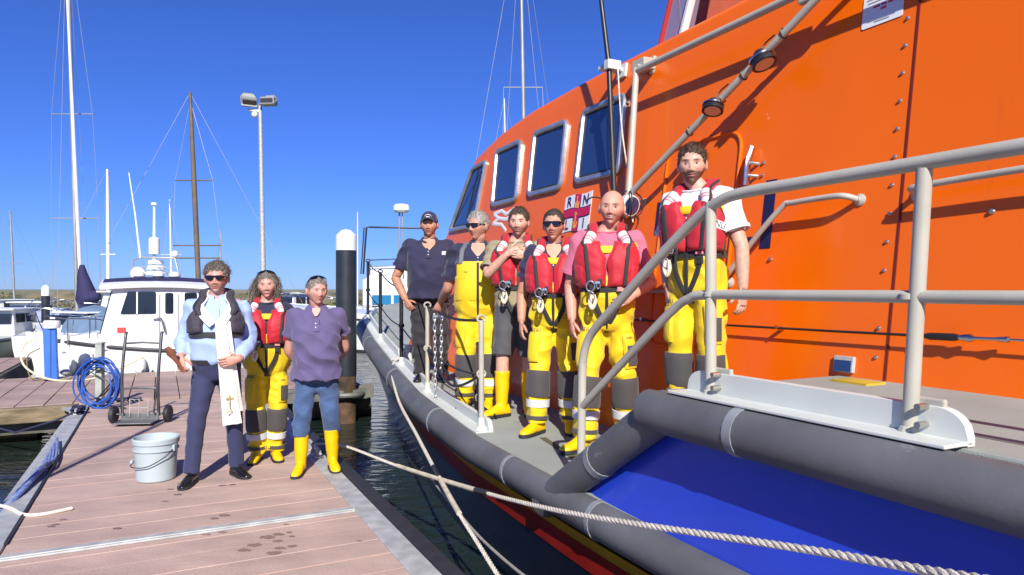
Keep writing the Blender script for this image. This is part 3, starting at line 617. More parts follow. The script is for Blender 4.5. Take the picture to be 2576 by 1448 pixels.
# ---- forward stanchions and wires
FST = [(5.02,.86,0), (6.9,.89,0), (8.84,1.0,1), (10.75,1.06,1), (12.75,1.08,1)]
tops = []; mids = []
for s, h, blk in FST:
    t = tg(s)+.13; z0 = deckz(s, t); m = M_black if blk else M_rail
    mb = MB(); mb.tube([B(s,t,z0), B(s,t,z0+h)], .022 if not blk else .026, 12); P = obj('stanchion', mb, m, LB)
    mb = MB(); mb.revolve([(0,0),(.05,0),(.05,.01),(.03,.02),(.027,.09),(.0,.09)], c=B(s,t,z0+.012), n=14); obj('stanchion_foot', mb, M_lwhite, P)
    for zz_ in (h, h*.5): mb = MB(); mb.tube([B(s,t,z0+zz_) + Vector((.035*math.cos(a)*C0, .035*math.cos(a)*S0, .035*math.sin(a)*.8+.012)) for a in np.linspace(0, 6.283, 12)], .009, 6, closed=True); obj('wire_eye', mb, m, P)
    tops.append(B(s,t,z0+h)); mids.append(B(s,t,z0+h*.5))
for ch in (tops, mids):
    for i in range(len(ch)-1):
        a, c = ch[i], ch[i+1]
        if i == 0 and ch is tops: continue
        mb = MB(); mb.tube([a+(c-a)*f - Vector((0,0,.05*math.sin(math.pi*f))) for f in np.linspace(0,1,8)], .009, 6); obj('guard_wire', mb, M_wire, LB)
a, c = tops[0], tops[1]
mb = MB(); mb.tube([a+(c-a)*f - Vector((0,0,.05*math.sin(math.pi*f))) for f in np.linspace(0,1,10)], .012, 8); obj('gate_wire', mb, M_wire, LB)
mb = MB(); mb.tube(cr([mids[0], (mids[0]+mids[1])/2+Vector((0,0,-.22)), mids[1]], 8), .012, 8); mb.tube(cr([mids[1]+Vector((0,0,.03)), mids[1]*.55+mids[0]*.45+Vector((.1,.2,-.3)), B(5.3,2.5,.5)], 8), .009, 8); obj('gate_rope', mb, M_wire, LB)
# bow fairlead and mooring bollard
fb = B(9.1, tg(9.1)+.28, deckz(9.1, 3.0))
mb = MB(); mb.revolve([(.05,0),(.045,.06),(.04,.16),(.06,.18),(.06,.21),(0,.215)], c=fb, n=16); mb.rod(fb+Vector((-.13,0,.14)), fb+Vector((.13,0,.14)), .025); obj('bollard', mb, M_lwhite, LB)
# ------------------------------------------------------------------ loose things on the pontoon
# bucket
bl = at(393, 1205, 5.78); bl.z = 0.002
BK = thing('bucket', bl, 'pale blue-grey plastic bucket with wire handle on the pontoon', 'bucket')
M_bucket = mat('bucket_plastic', srgb(172,184,188), .4, var=.08, vs=6)
prof = [(0,0),(.142,0),(.148,.008),(.166,.30),(.176,.30),(.178,.335),(.172,.345),(.166,.342),(.158,.29),(.138,.015),(0,.012)]
mb = MB(); mb.revolve(prof, n=40); obj('shell', mb, M_bucket, BK, world=False, angle=30)
mb = MB(); mb.revolve([(.1655,.243),(.174,.245),(.174,.256),(.1655,.258)], n=40); obj('ring', mb, M_bucket, BK, world=False)
mb = MB(); mb.tube(cr([(.172,-.03,.27), (.14,-.13,.21), (.02,-.185,.14), (-.12,-.15,.13), (-.165,-.05,.145)], 8), .004, 6); obj('handle', mb, M_black, BK, world=False)
for c_, d_ in (((.17,-.035,.265),(.02,.05,.05)), ((-.165,-.05,.15),(.02,.05,.03))): mb = MB(); mb.box(c_, d_); obj('handle_lug', mb, M_bucket, BK, world=False, bevel=.004)
# hand truck
tl = at(350, 1066, 8.15); tl.z = 0
M_truck = mat('truck_steel', (.10,.10,.11), .4, .5, var=.3, vs=10)
HT = thing('hand_truck', tl, 'dark grey two-wheeled hand truck standing behind the bucket', 'hand truck', rz=.12)
for x in (-.2, .2):
    mb = MB(); mb.tube(cr([(x,.05,.08), (x,.03,.5), (x,.12,.95), (x,.16,1.05)], 6), .017, 10); obj('side_tube', mb, M_truck, HT, world=False)
    mb = MB(); mb.tube(cr([(x+.0,.04,.55), (x-.015*np.sign(x),.02,.38), (x-.03*np.sign(x),-.02,.12)], 5), .011, 8); obj('brace', mb, M_truck, HT, world=False)
for x in (-.30, .30):
    R = Matrix.Rotation(math.pi/2, 3, 'Y')
    mb = MB(); mb.revolve([(.04,-.028),(.085,-.03),(.10,-.018),(.10,.018),(.085,.03),(.04,.028)], c=(x,.06,.10), n=24, R=R); W = obj('wheel', mb, M_rubber, HT, world=False)
    mb = MB(); mb.revolve([(0,-.02),(.055,-.02),(.055,.02),(0,.02)], c=(x,.06,.10), n=18, R=R); obj('rim', mb, M_galv, W, world=False)
mb = MB(); mb.rod((-.3,.06,.10), (.3,.06,.10), .012); obj('axle', mb, M_truck, HT, world=False)
for z, y in ((.92,.11), (.40,.03)):
    mb = MB(); mb.tube([(-.2,y,z), (0,y-.01,z+.012), (.2,y,z)], .012, 8); obj('cross_bar', mb, M_truck, HT, world=False)
mb = MB(); mb.box((0,-.08,.035), (.42,.26,.012)); mb.box((0,.03,.07), (.42,.015,.09)); obj('toe_plate', mb, mat('toe_plate', (.22,.22,.22), .5, .6, var=.3), HT, world=False, bevel=.004)
mb = MB(); mb.tube([(-.1,.0,.08),(-.1,.0,.28),(.1,.0,.28),(.1,.0,.08)], .005, 6); mb.rod((0,0,.08),(0,0,.28),.004); mb.rod((-.1,0,.18),(.1,0,.18),.004); obj('wire_support', mb, M_galv, HT, world=False)
# hose post with coiled blue hose
hp = B(10.72, -.72, 0)
HP = thing('hose_post', hp, 'pale galvanised post holding a coil of blue hose', 'post')
M_post = mat('pale_post', srgb(170,176,166), .6, var=.25, vs=8)
mb = MB(); mb.box((0,0,.42), (.085,.085,.84)); mb.box((0,0,.845), (.10,.10,.02)); mb.box((0,0,.008), (.2,.2,.016)); obj('upright', mb, M_post, HP, world=False, bevel=.006)
mb = MB(); mb.tube(cr([(0,-.05,.66),(0,-.13,.65),(0,-.16,.71)], 4), .012, 8); obj('hook', mb, M_galv, HP, world=False)
M_hose = mat('blue_hose', (.03,.10,.42), .4, var=.3, vs=20)
pts = []; N = 9
for i in range(N*26):
    a = i/26*6.283; k = i/26; rr = .265 + .045*math.sin(k*2.3) + .02*math.sin(a*2+k); rx = rr*(.98+.06*math.sin(k*1.7))
    pts.append((rx*math.sin(a)*.9+.04+.03*math.sin(k*3.1), -.11+.045*math.sin(k*1.9)+.02*math.sin(a+k), .66-.30+rr*math.cos(a)*1.05 - .03))
mb = MB(); mb.tube(pts, .0105, 7); o = obj('hose_coil', mb, M_hose); o.location = hp; tag(o, 'coil of blue water hose hung on the galvanised post', 'hose')
mb = MB(); mb.tube(cr([(.1,-.09,.58),(-.18,-.1,.35),(-.05,-.1,.12),(.2,-.1,.3),(-.1,-.1,.5),(.24,-.1,.42),(.02,-.12,.08),(.33,-.15,.03),(.45,-.2,.02)], 8), .008, 6); o = obj('shore_cable', mb, M_wire); o.location = hp; tag(o, 'thin dark cable looped inside the blue hose coil', 'cable')
# blue service pedestal
pp = at(131, 954, 12.16); pp.z = 0
PD = thing('service_pedestal', pp, 'blue service pedestal with a white cap on the walkway', 'pedestal', rz=.46)
M_pblue = mat('pedestal_blue', (.045,.16,.62), .4, var=.1)
mb = MB(); mb.prism(round_poly([Vector((-.10,-.08,0)),Vector((.10,-.08,0)),Vector((.10,.08,0)),Vector((-.10,.08,0))], .03, 4), (-.03,0,.88)); obj('column', mb, M_pblue, PD, world=False)
mb = MB(); mb.box((-.01,-.083,.45), (.012,.012,.84)); obj('door_joint', mb, mat('pedestal_dark', (.02,.07,.3), .5), PD, world=False)
mb = MB(); mb.revolve([(0,.88),(.125,.88),(.13,.90),(.13,.99),(.115,1.015),(0,1.02)], n=24); obj('cap', mb, M_white, PD, world=False)
mb = MB(); mb.revolve([(0,1.02),(.12,1.02),(.10,1.035),(0,1.037)], n=24); obj('lamp_lid', mb, M_gasket, PD, world=False)
for z_ in (.72,.55): mb = MB(); mb.box((-.135,-.02,z_), (.05,.09,.12)); obj('socket', mb, M_white, PD, world=False, bevel=.008)
P0 = pp + Vector((-.15,-.08,.7))
mb = MB(); mb.tube(cr([P0, P0+Vector((-.22,-.05,-.08)), P0+Vector((-.25,-.1,-.35)), P0+Vector((.0,-.2,-.55)), P0+Vector((.45,-.25,-.68)), P0+Vector((.9,.1,-.68)), P0+Vector((1.3,.9,-.4))], 8), .016, 7); tag(obj('water_hose', mb, mat('pale_hose', srgb(214,205,170), .6)), 'pale hose looping from the blue pedestal to the cabin boat', 'hose')
mb = MB(); mb.tube(cr([P0+Vector((0,0,-.16)), P0+Vector((-.2,-.02,-.3)), P0+Vector((-.12,-.1,-.6)), P0+Vector((.1,-.2,-.68)), P0+Vector((.5,-.05,-.69))], 8), .01, 6); tag(obj('power_cable', mb, mat('olive_cable', srgb(120,105,60), .6)), 'thin brown power cable dropping from the blue pedestal', 'cable')
# piles
M_pile = mat('black_sleeve', (.022,.028,.035), .42, var=.25, vs=5)
M_pilelow = mat('weedy_pile', srgb(104,76,56), .9, col2=srgb(46,38,26), vs=5, bump=.7, bs=18)
def pile(x, y, r, ztop, zmid, label):
    P = thing('mooring_pile', (x, y, -1.6), label, 'pile', 'mooring piles')
    mb = MB(); mb.revolve([(0,0),(r*.93,0),(r*.95,1.6+zmid),(0,1.6+zmid)], n=28); obj('lower_pile', mb, M_pilelow, P, world=False)
    mb = MB(); mb.revolve([(r*.9,1.6+zmid-.02),(r,1.6+zmid-.02),(r,1.6+ztop-.32),(r*.9,1.6+ztop-.32)], n=28); obj('black_sleeve', mb, M_pile, P, world=False)
    mb = MB(); mb.revolve([(0,1.6+ztop-.33),(r*1.02,1.6+ztop-.33),(r*1.02,1.6+ztop-.10),(r*.5,1.6+ztop-.02),(0,1.6+ztop)], n=28); obj('cone_cap', mb, M_white, P, world=False)
    return P
pq = at(871, 727, 10.85); pile(pq.x, pq.y, .157, 2.48, .25, 'big black pile with a white cone cap beside the lifeboat bow')
pq = at(115, 727, 21); pile(pq.x, pq.y, .11, 1.68, .2, 'small black pile with a white cone cap among the moored boats')
# pile guide on the walkway edge
mb = MB(); pc = at(871, 727, 10.85); pc.z = -.05
mb.tube([pc + Vector((.26*math.cos(a), .26*math.sin(a), 0)) for a in np.linspace(0, 6.283, 24)[:-1]], .04, 8, closed=True); mb.box(B(10.78, 2.1, -.06), (1.5, .12, .14), FR); tag(obj('pile_guide', mb, mat('guide_steel', srgb(120,122,116), .6, .3, var=.4), bevel=0), 'grey steel guide bracket round the big black pile', 'bracket')
# timber pile stub under the walkway at the left
for k, (u, y) in enumerate(((30, 9.6),)):
    p = at(u, 1100, y); mb = MB(); mb.box((p.x-.35, p.y+.25, -.62), (.95,.5,.66), FR)
    tag(obj('timber_float', mb, mat('old_timber', srgb(176,140,80), .9, col2=srgb(96,74,30), vs=2.5, bump=.7, bs=20, stretch=(.4,.4,3))), 'yellowish weathered timber block under the walkway edge', 'timber')
# cleats
def cleat(p, ang, label):
    P = thing('cleat', p, label, 'cleat', 'pontoon cleats', rz=ang)
    mb = MB(); mb.box((0,0,.008), (.16,.07,.016)); mb.rod((-.04,0,.01),(-.04,0,.06),.016); mb.rod((.04,0,.01),(.04,0,.06),.016); obj('base', mb, M_galv, P, world=False)
    mb = MB(); mb.tube(cr([(-.15,0,.055),(-.06,0,.066),(.06,0,.066),(.15,0,.055)], 5), [.012]*3+[.018]*10+[.012]*3, 10); obj('horns', mb, M_galv, P, world=False)
cleat(B(6.62, T1-.005, .012), 2.0, 'galvanised cleat on the pontoon edge beside the yellow boots'); cleat(B(10.2, T0-.01, .012), 2.0, 'galvanised cleat wrapped with dark rope at the left pontoon edge')
# dark ropes at the left cleat
c0 = B(10.2, T0, .05)
mb = MB()
pts = []
for i in range(70):
    a = i*.55; pts.append(c0 + Vector((.055*math.cos(a)+.02*math.sin(i), .055*math.sin(a)*1.3, .0+.05*math.sin(i*.31))))
mb.tube(pts + [c0+Vector((-.2,-.1,-.1)), c0+Vector((-.6,-.25,-.22)), c0+Vector((-1.2,-.1,-.12)), c0+Vector((-2.4,.3,.0))], .013, 7); tag(obj('dark_rope', mb, mat('navy_rope', (.012,.015,.05), .8, bump=.3, bs=200)), 'dark navy mooring rope tied round the left cleat', 'rope')
mb = MB(); mb.tube([B(s, T0+.075, .012) for s in np.linspace(5.2, 11, 12)], .011, 6); tag(obj('edge_cable', mb, M_wire), 'black cable running along the left edge of the pontoon', 'cable')
mb = MB()
for j in range(5):
    mb.tube(cr([B(5.3+j*.12, T0-.5+j*.03, -.42+.04*j), B(5.7+j*.1, T0-.26, -.2+.04*math.sin(j)), B(6.3+j*.15, T0-.03+.01*j, .02+.012*j), B(7.0+.1*j, T0+.02*j, .014+.01*j), B(7.6+.2*j, T0-.02, .014+.01*j)], 7), .013, 6)
tag(obj('rope_bundle', mb, mat('blue_rope', (.05,.10,.42), .8, col2=(.25,.3,.42), vs=25, bump=.3, bs=150)), 'bundle of blue and grey ropes over the left pontoon edge', 'rope')
w = [at(-60,1262,5.2), at(20,1285,4.98), at(60,1302,4.82), at(110,1300,4.83), at(182,1284,4.96)]
for p in w[1:]: p.z = .014
mb = MB(); mb.tube(cr(w, 8), .012, 7); tag(obj('white_hose', mb, mat('white_hose', srgb(226,212,196), .6)), 'short white hose end lying on the left of the pontoon', 'hose')
# slim unseen pole, added left of the picture for the shadow crossing the pontoon
mb = MB(); mb.tube([(-3.5,1.9,-1.5), (-3.5,1.9,2.5), (-3.52,1.9,5.6)], [.034,.032,.024], 12); mb.tube([(-3.62,1.55,-.6), (-3.52,1.9,5.3)], .008, 6); tag(obj('slim_shadow_pole', mb, M_galv), 'slim grey pole with a stay, unseen left of the pontoon', 'pole')
# ------------------------------------------------------------------ mooring ropes
def rope(path, r, label, m=M_rope, twist=True, name='mooring_rope'):
    P = path; L = [0]
    for i in range(1, len(P)): L.append(L[-1]+(P[i]-P[i-1]).length)
    mb = MB()
    if not twist: mb.tube(P, r, 10)
    else:
        n_ = int(L[-1]/.016); Q = []
        for i in range(n_+1):
            d = L[-1]*i/n_; j = min(len(P)-2, max(0, int(np.searchsorted(L, d))-1)); Q.append(P[j]+(P[j+1]-P[j])*((d-L[j])/max(1e-6, L[j+1]-L[j])))
        for k in range(3):
            pts = []
            for i, q in enumerate(Q):
                T = (Q[min(i+1, n_)]-Q[max(i-1, 0)]).normalized(); u = Vector((0,0,1)); u = (u-T*u.dot(T)).normalized(); v = T.cross(u); a = k*2.094 + i*.016/(.095)*6.283
                pts.append(q+(u*math.cos(a)+v*math.sin(a))*r*.5)
            mb.tube(pts, r*.56, 6)
    return tag(obj(name, mb, m), label, 'rope')
cleat(B(6.95, T1-.005, .012), 2.0, 'galvanised cleat holding the long white rope behind the yellow boots')
A_ = cr([B(6.95,T1,.06), at(862,1121,6.5), at(1000,1172,5.6), at(1180,1228,4.6), at(1330,1268,3.75), at(1500,1302,3.1), at(2000,1378,2.1), at(2420,1450,1.6), at(3400,1600,1.0)], 10)
ra = rope(A_, .0125, 'long white twisted mooring rope crossing in front of the blue hull panel')
def sleeve(path, i0, i1, r, m, parent, nm): mb = MB(); mb.tube(path[i0:i1], r, 12); obj(nm, mb, m, parent)
M_canvas = mat('canvas_sleeve', srgb(200,190,166), .9, var=.3, vs=14, bump=.3)
sleeve(A_, 20, 32, .0165, M_canvas, ra, 'chafe_sleeve'); sleeve(A_, 31, 34, .018, M_black, ra, 'whipping')
B_ = cr([fb+Vector((0,0,.12)), B(8.9, tg(8.9)+.02, .56), at(1000,1000,7.6), at(1050,1098,6.1), at(1100,1193,5.1), at(1150,1283,4.4), at(1205,1371,3.9), at(1256,1452,3.5), at(1330,1565,3.1)], 10)
rb = rope(B_, .0125, 'white mooring rope running from the bow bollard down to the pontoon')
sleeve(B_, 14, 40, .015, M_rope, rb, 'chafe_sleeve'); sleeve(B_, 38, 42, .017, M_black, rb, 'whipping'); sleeve(B_, 41, 52, .0175, M_canvas, rb, 'chafe_sleeve')
C_ = cr([at(1085,1205,5.25), at(1180,1322,4.4), at(1250,1392,3.95), at(1335,1462,3.55), at(1430,1535,3.2)], 8)
rope(C_, .009, 'slack grey rope hanging low between the lifeboat and the pontoon', mat('grey_rope', srgb(150,146,136), .9, var=.3, vs=30), False)
# chain on the gate wire
mb = MB(); M_chain = mat('chain_steel', (.62,.62,.6), .3, .8)
g0 = tops[0]*.25+tops[1]*.75 + Vector((0,0,-.05)); CH = thing('gate_chain', g0, 'silver link chain hanging from the gate wire beside the black trousers', 'chain')
for st, (dx, n_) in enumerate(((-.035,15), (.035,11))):
    for i in range(n_):
        c = g0 + Vector((dx*(1-i*.02), -.01, -.03-.052*i)); R = Matrix.Rotation((i % 2)*1.5+.3, 3, 'Z'); mb = MB()
        mb.tube([c + R @ Vector((.013*math.sin(a), 0, .034*math.cos(a))) for a in np.linspace(0, 6.283, 13)[:-1]], .0055, 6, closed=True); obj('chain_link', mb, M_chain, CH)
mb = MB(); mb.tube([g0 + Vector((0, .03*math.cos(a), .03*math.sin(a)-.005)) for a in np.linspace(0, 6.283, 14)[:-1]], .007, 6, closed=True); mb.box(g0+Vector((0,0,-.02)), (.10,.02,.02)); obj('chain_hook', mb, M_chain, CH)
# ------------------------------------------------------------------ lamp post on the far bank
lp = at(664, 727, 44); lp.z = .3
LP = thing('lamp_post', lp, 'tall grey floodlight post with two lamp heads on the far bank', 'lamp post')
top_ = at(654, 262, 44) - lp
mb = MB(); mb.tube([(0,0,0), top_*.5, top_], [.17,.14,.11], 14); obj('column', mb, M_galv, LP, world=False)
for sx, dy in ((-.62, -.25), (.58, -.1)):
    c = top_ + Vector((sx, dy, .12)); R = Matrix.Rotation(.5 if sx < 0 else -.1, 3, 'Z') @ Matrix.Rotation(.5 if sx < 0 else .05, 3, 'X')
    mb = MB(); mb.prism([c + R @ Vector(p) for p in ((-.48,-.35,-.3),(.48,-.35,-.3),(.48,.35,.1),(.3,.3,.35),(-.3,.3,.35),(-.48,.35,.1))], R @ Vector((0,-.1,.1))); mb.box(c, (.9,.6,.5), R); F = obj('floodlight', mb, mat('lamp_body', (.3,.3,.28), .5, .3), LP, world=False, bevel=.04)
    mb = MB(); mb.box(c + R @ Vector((0,-.33,-.05)), (.78,.06,.38), R); obj('glass', mb, mat('lamp_front', (.05,.04,.04), .15), F, world=False)
mb = MB(); mb.tube(cr([top_+Vector((.05,0,-.6)), top_+Vector((-.1,-.05,-.45)), top_+Vector((-.7,-.2,-.42))], 5), .09, 8); mb.ball(top_+Vector((-.3,-.1,-.7)), .2, 12); obj('camera_arm', mb, M_white, LP, world=False)
# ------------------------------------------------------------------ other craft
M_bglass = mat('boat_glass', (.015,.02,.03), .05, spec=.8)
M_teal = mat('teal_canvas', srgb(104,128,156), .8, var=.25, vs=2)
M_navyc = mat('navy_canvas', srgb(44,42,84), .85, var=.35, vs=5, bump=.5, bs=9)
M_mast = mat('mast_alloy', (.36,.36,.37), .45, .3, var=.2, vs=2)
M_mastw = mat('mast_white', (.72,.72,.72), .4)
M_spar = mat('old_spar', srgb(112,98,82), .7, var=.35, vs=3)
def hull_mb(L, bm_, free, draft=.35, flare=.12, z0=0.0):
    rows = []
    for i in range(15):
        f = i/14; x = -L/2 + L*f; wd = bm_/2*(1-max(0, (f-.45)/.55)**2.2)*(.86+.14*min(1, f/.3)); wd = max(wd, .015); zt = z0+free*(1+.35*f*f)
        r = []
        for (a, z) in ((1, zt), (1-flare*.3, zt*.6), (1-flare, .08), (.55, -draft*.8), (0, -draft)): r.append((x + (.25*(z/zt) if f > .95 else 0), -wd*a, z))
        rows.append(r + [(p[0], -p[1], p[2]) for p in r[:-1][::-1]])
    mb = MB(); mb.grid(rows); mb.add(rows[0], [tuple(range(9))]); 
    mb.grid([[(r[0][0], r[0][1], r[0][2]-.03), (r[0][0], 0, r[0][2]), (r[-1][0], r[-1][1], r[-1][2]-.03)] for r in rows])
    return mb
def cabin_mb(x0, x1, wd, z0, z1, rake=.25, back=.05, tum=.12):
    a = wd/2; c = a*(1-tum); mb = MB()
    lo = [(x0,-a,z0),(x1,-a,z0),(x1,a,z0),(x0,a,z0)]; hi = [(x0+back,-c,z1),(x1-rake,-c,z1),(x1-rake,c,z1),(x0+back,c,z1)]
    return mb.add(lo+hi, [(0,1,5,4),(1,2,6,5),(2,3,7,6),(3,0,4,7),(4,5,6,7),(3,2,1,0)])
def sailboat(name, p, rz, L, label, mast_h, mast_r=.07, spreaders=(), hullm=None, mm=None, cover=None, furl=None, lean=.035, shroud=.006, mx=.3, group='moored sailing boats', ketch=False):
    P = thing(name, (p[0], p[1], WZ), label, 'sailboat', group, rz=rz); free = L*.11
    obj('hull', hull_mb(L, L*.3, free), hullm or M_white, P, world=False)
    mb = cabin_mb(-L*.12, L*.22, L*.17, free*.95, free*1.5, .4); C = obj('cabin', mb, M_white, P, world=False, bevel=.03)
    for sgn in (-1, 1):
        for k in range(2): mb = MB(); mb.box((-L*.05+k*L*.1, sgn*L*.082, free*1.24), (L*.07, .02, free*.2)); obj('window', mb, M_bglass, C, world=False)
    Rz = Matrix.Rotation(-rz, 3, 'Z'); lv = Rz @ Vector((-lean, 0, 1)); m0 = Vector((mx, 0, free*1.2)); m1 = m0 + lv*mast_h
    mb = MB(); mb.tube([m0, m0+(m1-m0)*.6, m1], [mast_r, mast_r, mast_r*.6], 10); MS = obj('mast', mb, mm or M_mast, P, world=False)
    side = Rz @ Vector((1,0,0)); prev = [m0 + (Rz @ Vector((sx*.9,0,-.4))) for sx in (-1, 1)]
    for (h, hw) in spreaders:
        c = m0+(m1-m0)*(h/mast_h); mb = MB(); mb.rod(c-side*hw, c+side*hw, mast_r*.28); obj('spreader', mb, mm or M_mast, MS, world=False)
    hs = [m0+(m1-m0)*(h/mast_h) for h, hw in spreaders]
    for k, sx in enumerate((-1, 1)):
        pts = [m0 + side*(sx*(spreaders[0][1] if spreaders else .6)) + Vector((0,0,-.3))] + [c+side*sx*hw for c, (h, hw) in zip(hs, spreaders)] + [m0+(m1-m0)*.96]
        mb = MB(); mb.tube(pts, shroud, 5); obj('shroud', mb, M_mast, P, world=False)
    for e in (L*.48, -L*.47):
        mb = MB(); mb.tube([(e, 0, free*1.3), m1], shroud, 5); obj('stay', mb, M_mast, P, world=False)
    if cover:
        mb = MB(); bz = free*1.2+.9; mb.tube(cr([(mx-.1,0,bz+.5),(mx-.5,.0,bz+.1),(mx-1.2,.02,bz+.02),(mx-L*.38,0,bz)], 6), [.10]*2+[.16]*4+[.15]*8+[.1]*5, 10); obj('sail_cover', mb, cover, P, world=False)
        mb = MB(); mb.rod((mx,0,bz-.12), (mx-L*.4,0,bz-.1), .05); obj('boom', mb, mm or M_mast, P, world=False)
    mb = MB()
    mb.tube(cr([(L*.2,-L*.13,free*1.1),(L*.35,-L*.09,free*1.3+.5),(L*.49,0,free*1.35+.55),(L*.35,L*.09,free*1.3+.5),(L*.2,L*.13,free*1.1)], 5), .014, 6); obj('pulpit', mb, M_steel, P, world=False)
    return P
def ux(u, Y): return ((u-1288)/1770*Y, Y)
A1 = sailboat('sailboat', ux(192, 22), 2.0, 7.5, 'white yacht with the tallest mast and a furled navy sail at the left', 13.0, .06, ((3.3,.75),(6.6,.65)), cover=None, lean=.028)
# furled headsail with navy canvas foot
fx = Vector((ux(206,21.8)[0], 21.8, 0)); 
mb = MB(); f0 = Vector((fx.x, 21.8, .9)); f1 = at(166, -60, 21.8); mb.tube([f0, f0*.4+f1*.6, f1], [.05,.045,.03], 8); obj('furled_sail', mb, M_mastw, A1)
mb = MB(); mb.tube([f0+Vector((0,0,1.4)), f0+Vector((.02,0,1.1)), f0+Vector((.10,0,.7)), f0+Vector((.18,0,.35)), f0+Vector((.12,0,.05))], [.07,.15,.24,.34,.2], 10); mb.ball(f0+Vector((.36,-.05,.42)), (.28,.2,.2), 10); obj('navy_canvas', mb, M_navyc, A1)
sailboat('sailboat', ux(256, 27), 1.2, 6.0, 'white yacht with a short white mast behind the cabin boat', 5.9, .07, ((2.6,.3),), mm=M_mastw, lean=.01)
sailboat('sailboat', ux(482, 28), .3, 9.0, 'old sailing vessel with a brown timber mast and crossed yards', 8.7, .10, ((2.1,.9),(2.6,.95),(5.2,.75)), mm=M_spar, lean=.045, shroud=.007, hullm=mat('dark_hull', (.05,.05,.06), .5))
sailboat('sailboat', ux(1315, 25), 1.0, 9.0, 'yacht whose tall mast rises behind the orange wheelhouse roof', 14.5, .07, ((8.1,.7),(4.2,.8)), lean=.018, shroud=.008)
sailboat('sailboat', ux(26, 39), 1.4, 6.5, 'far yacht with a thin dark mast at the left picture edge', 5.6, .06, ((2.6,.5),), lean=.05)
sailboat('sailboat', ux(892, 40), 1.2, 6.5, 'far yacht with a thin mast behind the big black pile', 5.6, .035, (), mm=M_mastw, lean=.0)
for u_, Y_, h_, lb in ((430,38,6.0,'far yacht with a thin mast beside the timber mast'), (560,46,5.0,'far yacht with a low thin mast behind the two left people'), (1290,44,13,'far yacht with a thin mast beside the wheelhouse roof')):
    sailboat('sailboat', ux(u_, Y_), 1.0+u_*.002, 7.0, lb, h_, .05, ((h_*.5,.55),), mm=(M_mastw if u_ % 4 else M_mast), lean=.02, shroud=.010, group='far moored yachts')
# white cabin boat lying along the walkway; local x to the bow (image left)
CBp = B(16.05, .05, WZ)
CB = thing('cabin_boat', CBp, 'white cabin cruiser with dark windows moored behind the walkway', 'boat', rz=math.atan2(-S0, -C0))
Z = lambda z: z - WZ
obj('hull', hull_mb(4.2, 2.15, Z(.42), .4, .10), M_white, CB, world=False)
mb = MB(); rr = []
for f in np.linspace(0, 1, 15):
    x = -2.1+4.2*f; wd = max(.015, 1.075*(1-max(0, (f-.45)/.55)**2.2)*(.86+.14*min(1, f/.3))); rr.append((x, wd*.985+.012, Z(.42)*(1+.35*f*f)-.12))
mb.tube(rr, .035, 8); obj('rub_rail', mb, M_gasket, CB, world=False); mb = MB(); mb.tube([(p[0], -p[1], p[2]) for p in rr], .035, 8); obj('rub_rail', mb, M_gasket, CB, world=False)
def side_prism(pts, y0, y1): mb = MB(); mb.prism([(x, y0, z) for x, z in pts], (0, y1-y0, 0)); return mb
obj('foredeck', side_prism([(1.75,Z(.62)),(1.2,Z(.72)),(.5,Z(.6)),(.5,Z(.35)),(1.75,Z(.35))], -.42, .42), M_white, CB, world=False, bevel=.05)
CBN = obj('cabin', side_prism([(1.10,Z(.58)),(.86,Z(1.60)),(-.62,Z(1.60)),(-.75,Z(.4)),(1.10,Z(.4))], -.86, .86), M_white, CB, world=False, bevel=.04)
mb = MB(); tp = [[(x, y, Z(1.60)+.14*(1-(y/1.0)**2)+.05*(1-((x-.1)/1.0)**2)) for y in np.linspace(-1.0, 1.0, 9)] for x in np.linspace(-.85, 1.08, 9)]; mb.slab(tp, [[(p[0]*.99, p[1]*.98, p[2]-.07) for p in r] for r in tp]); RO = obj('roof', mb, M_white, CB, world=False, bevel=.01)
mb = MB(); mb.slab([[(p[0]*.96, p[1]*.94, p[2]+.012) for p in r] for r in tp], [[(p[0]*.96, p[1]*.94, p[2]-.002) for p in r] for r in tp]); obj('roof_cover', mb, M_navyc, RO, world=False)
ys = .868    # near side is local +y because the boat is turned round
for x0, x1, z0, z1 in ((.74,.14,1.08,1.50), (-.02,-.16,1.08,1.48), (-.36,-.58,1.1,1.48)):
    mb = MB(); mb.prism([(p.x, ys-.01, p.y) for p in round_poly([Vector((x0,Z(z0),0)),Vector((x1,Z(z0),0)),Vector((x1,Z(z1),0)),Vector((x0-(.12 if x0 > .5 else 0),Z(z1),0))], .03, 3)], (0,.018,0)); Wn = obj('window', mb, M_bglass, CBN, world=False, smooth=False)
    if x0 > .5:
        mb = MB(); mb.box((.46, ys+.012, Z(1.29)), (.025,.012,.42)); obj('mullion', mb, M_white, Wn, world=False)
for y in (-.45, .45): mb = MB(); mb.slab([[(1.10-.24*f+.015, y+g, Z(.58+1.02*f)) for g in (-.38,.38)] for f in (.12,.92)], [[(1.10-.24*f-.015, y+g, Z(.58+1.02*f)) for g in (-.38,.38)] for f in (.12,.92)]); obj('windscreen', mb, M_bglass, CBN, world=False, smooth=False)
mb = MB(); mb.tube(cr([(.2,ys+.05,Z(1.0)),(.05,ys+.06,Z(.98)),(-.02,ys+.05,Z(.72))], 5), .02, 8); obj('grab_handle', mb, M_steel, CBN, world=False)
mb = MB(); mb.box((.72, ys+.006, Z(.78)), (.14,.01,.10)); obj('red_sticker', mb, mat('red_sticker', (.6,.06,.05), .5), CBN, world=False, smooth=False)
for x_ in (-.25,.08): mb = MB(); mb.box((x_, ys+.005, Z(.95)), (.02,.01,1.0)); obj('door_edge', mb, mat('door_gap_grey', (.3,.3,.3), .6), CBN, world=False)  # door edges as plain grey strips
mb = MB()
for y in (.75, -.75): mb.tube(cr([(.95,y,Z(.62)),(1.0,y,Z(.95)),(1.6,y*.75,Z(1.0)),(2.05,0,Z(1.05))], 6), .014, 6)
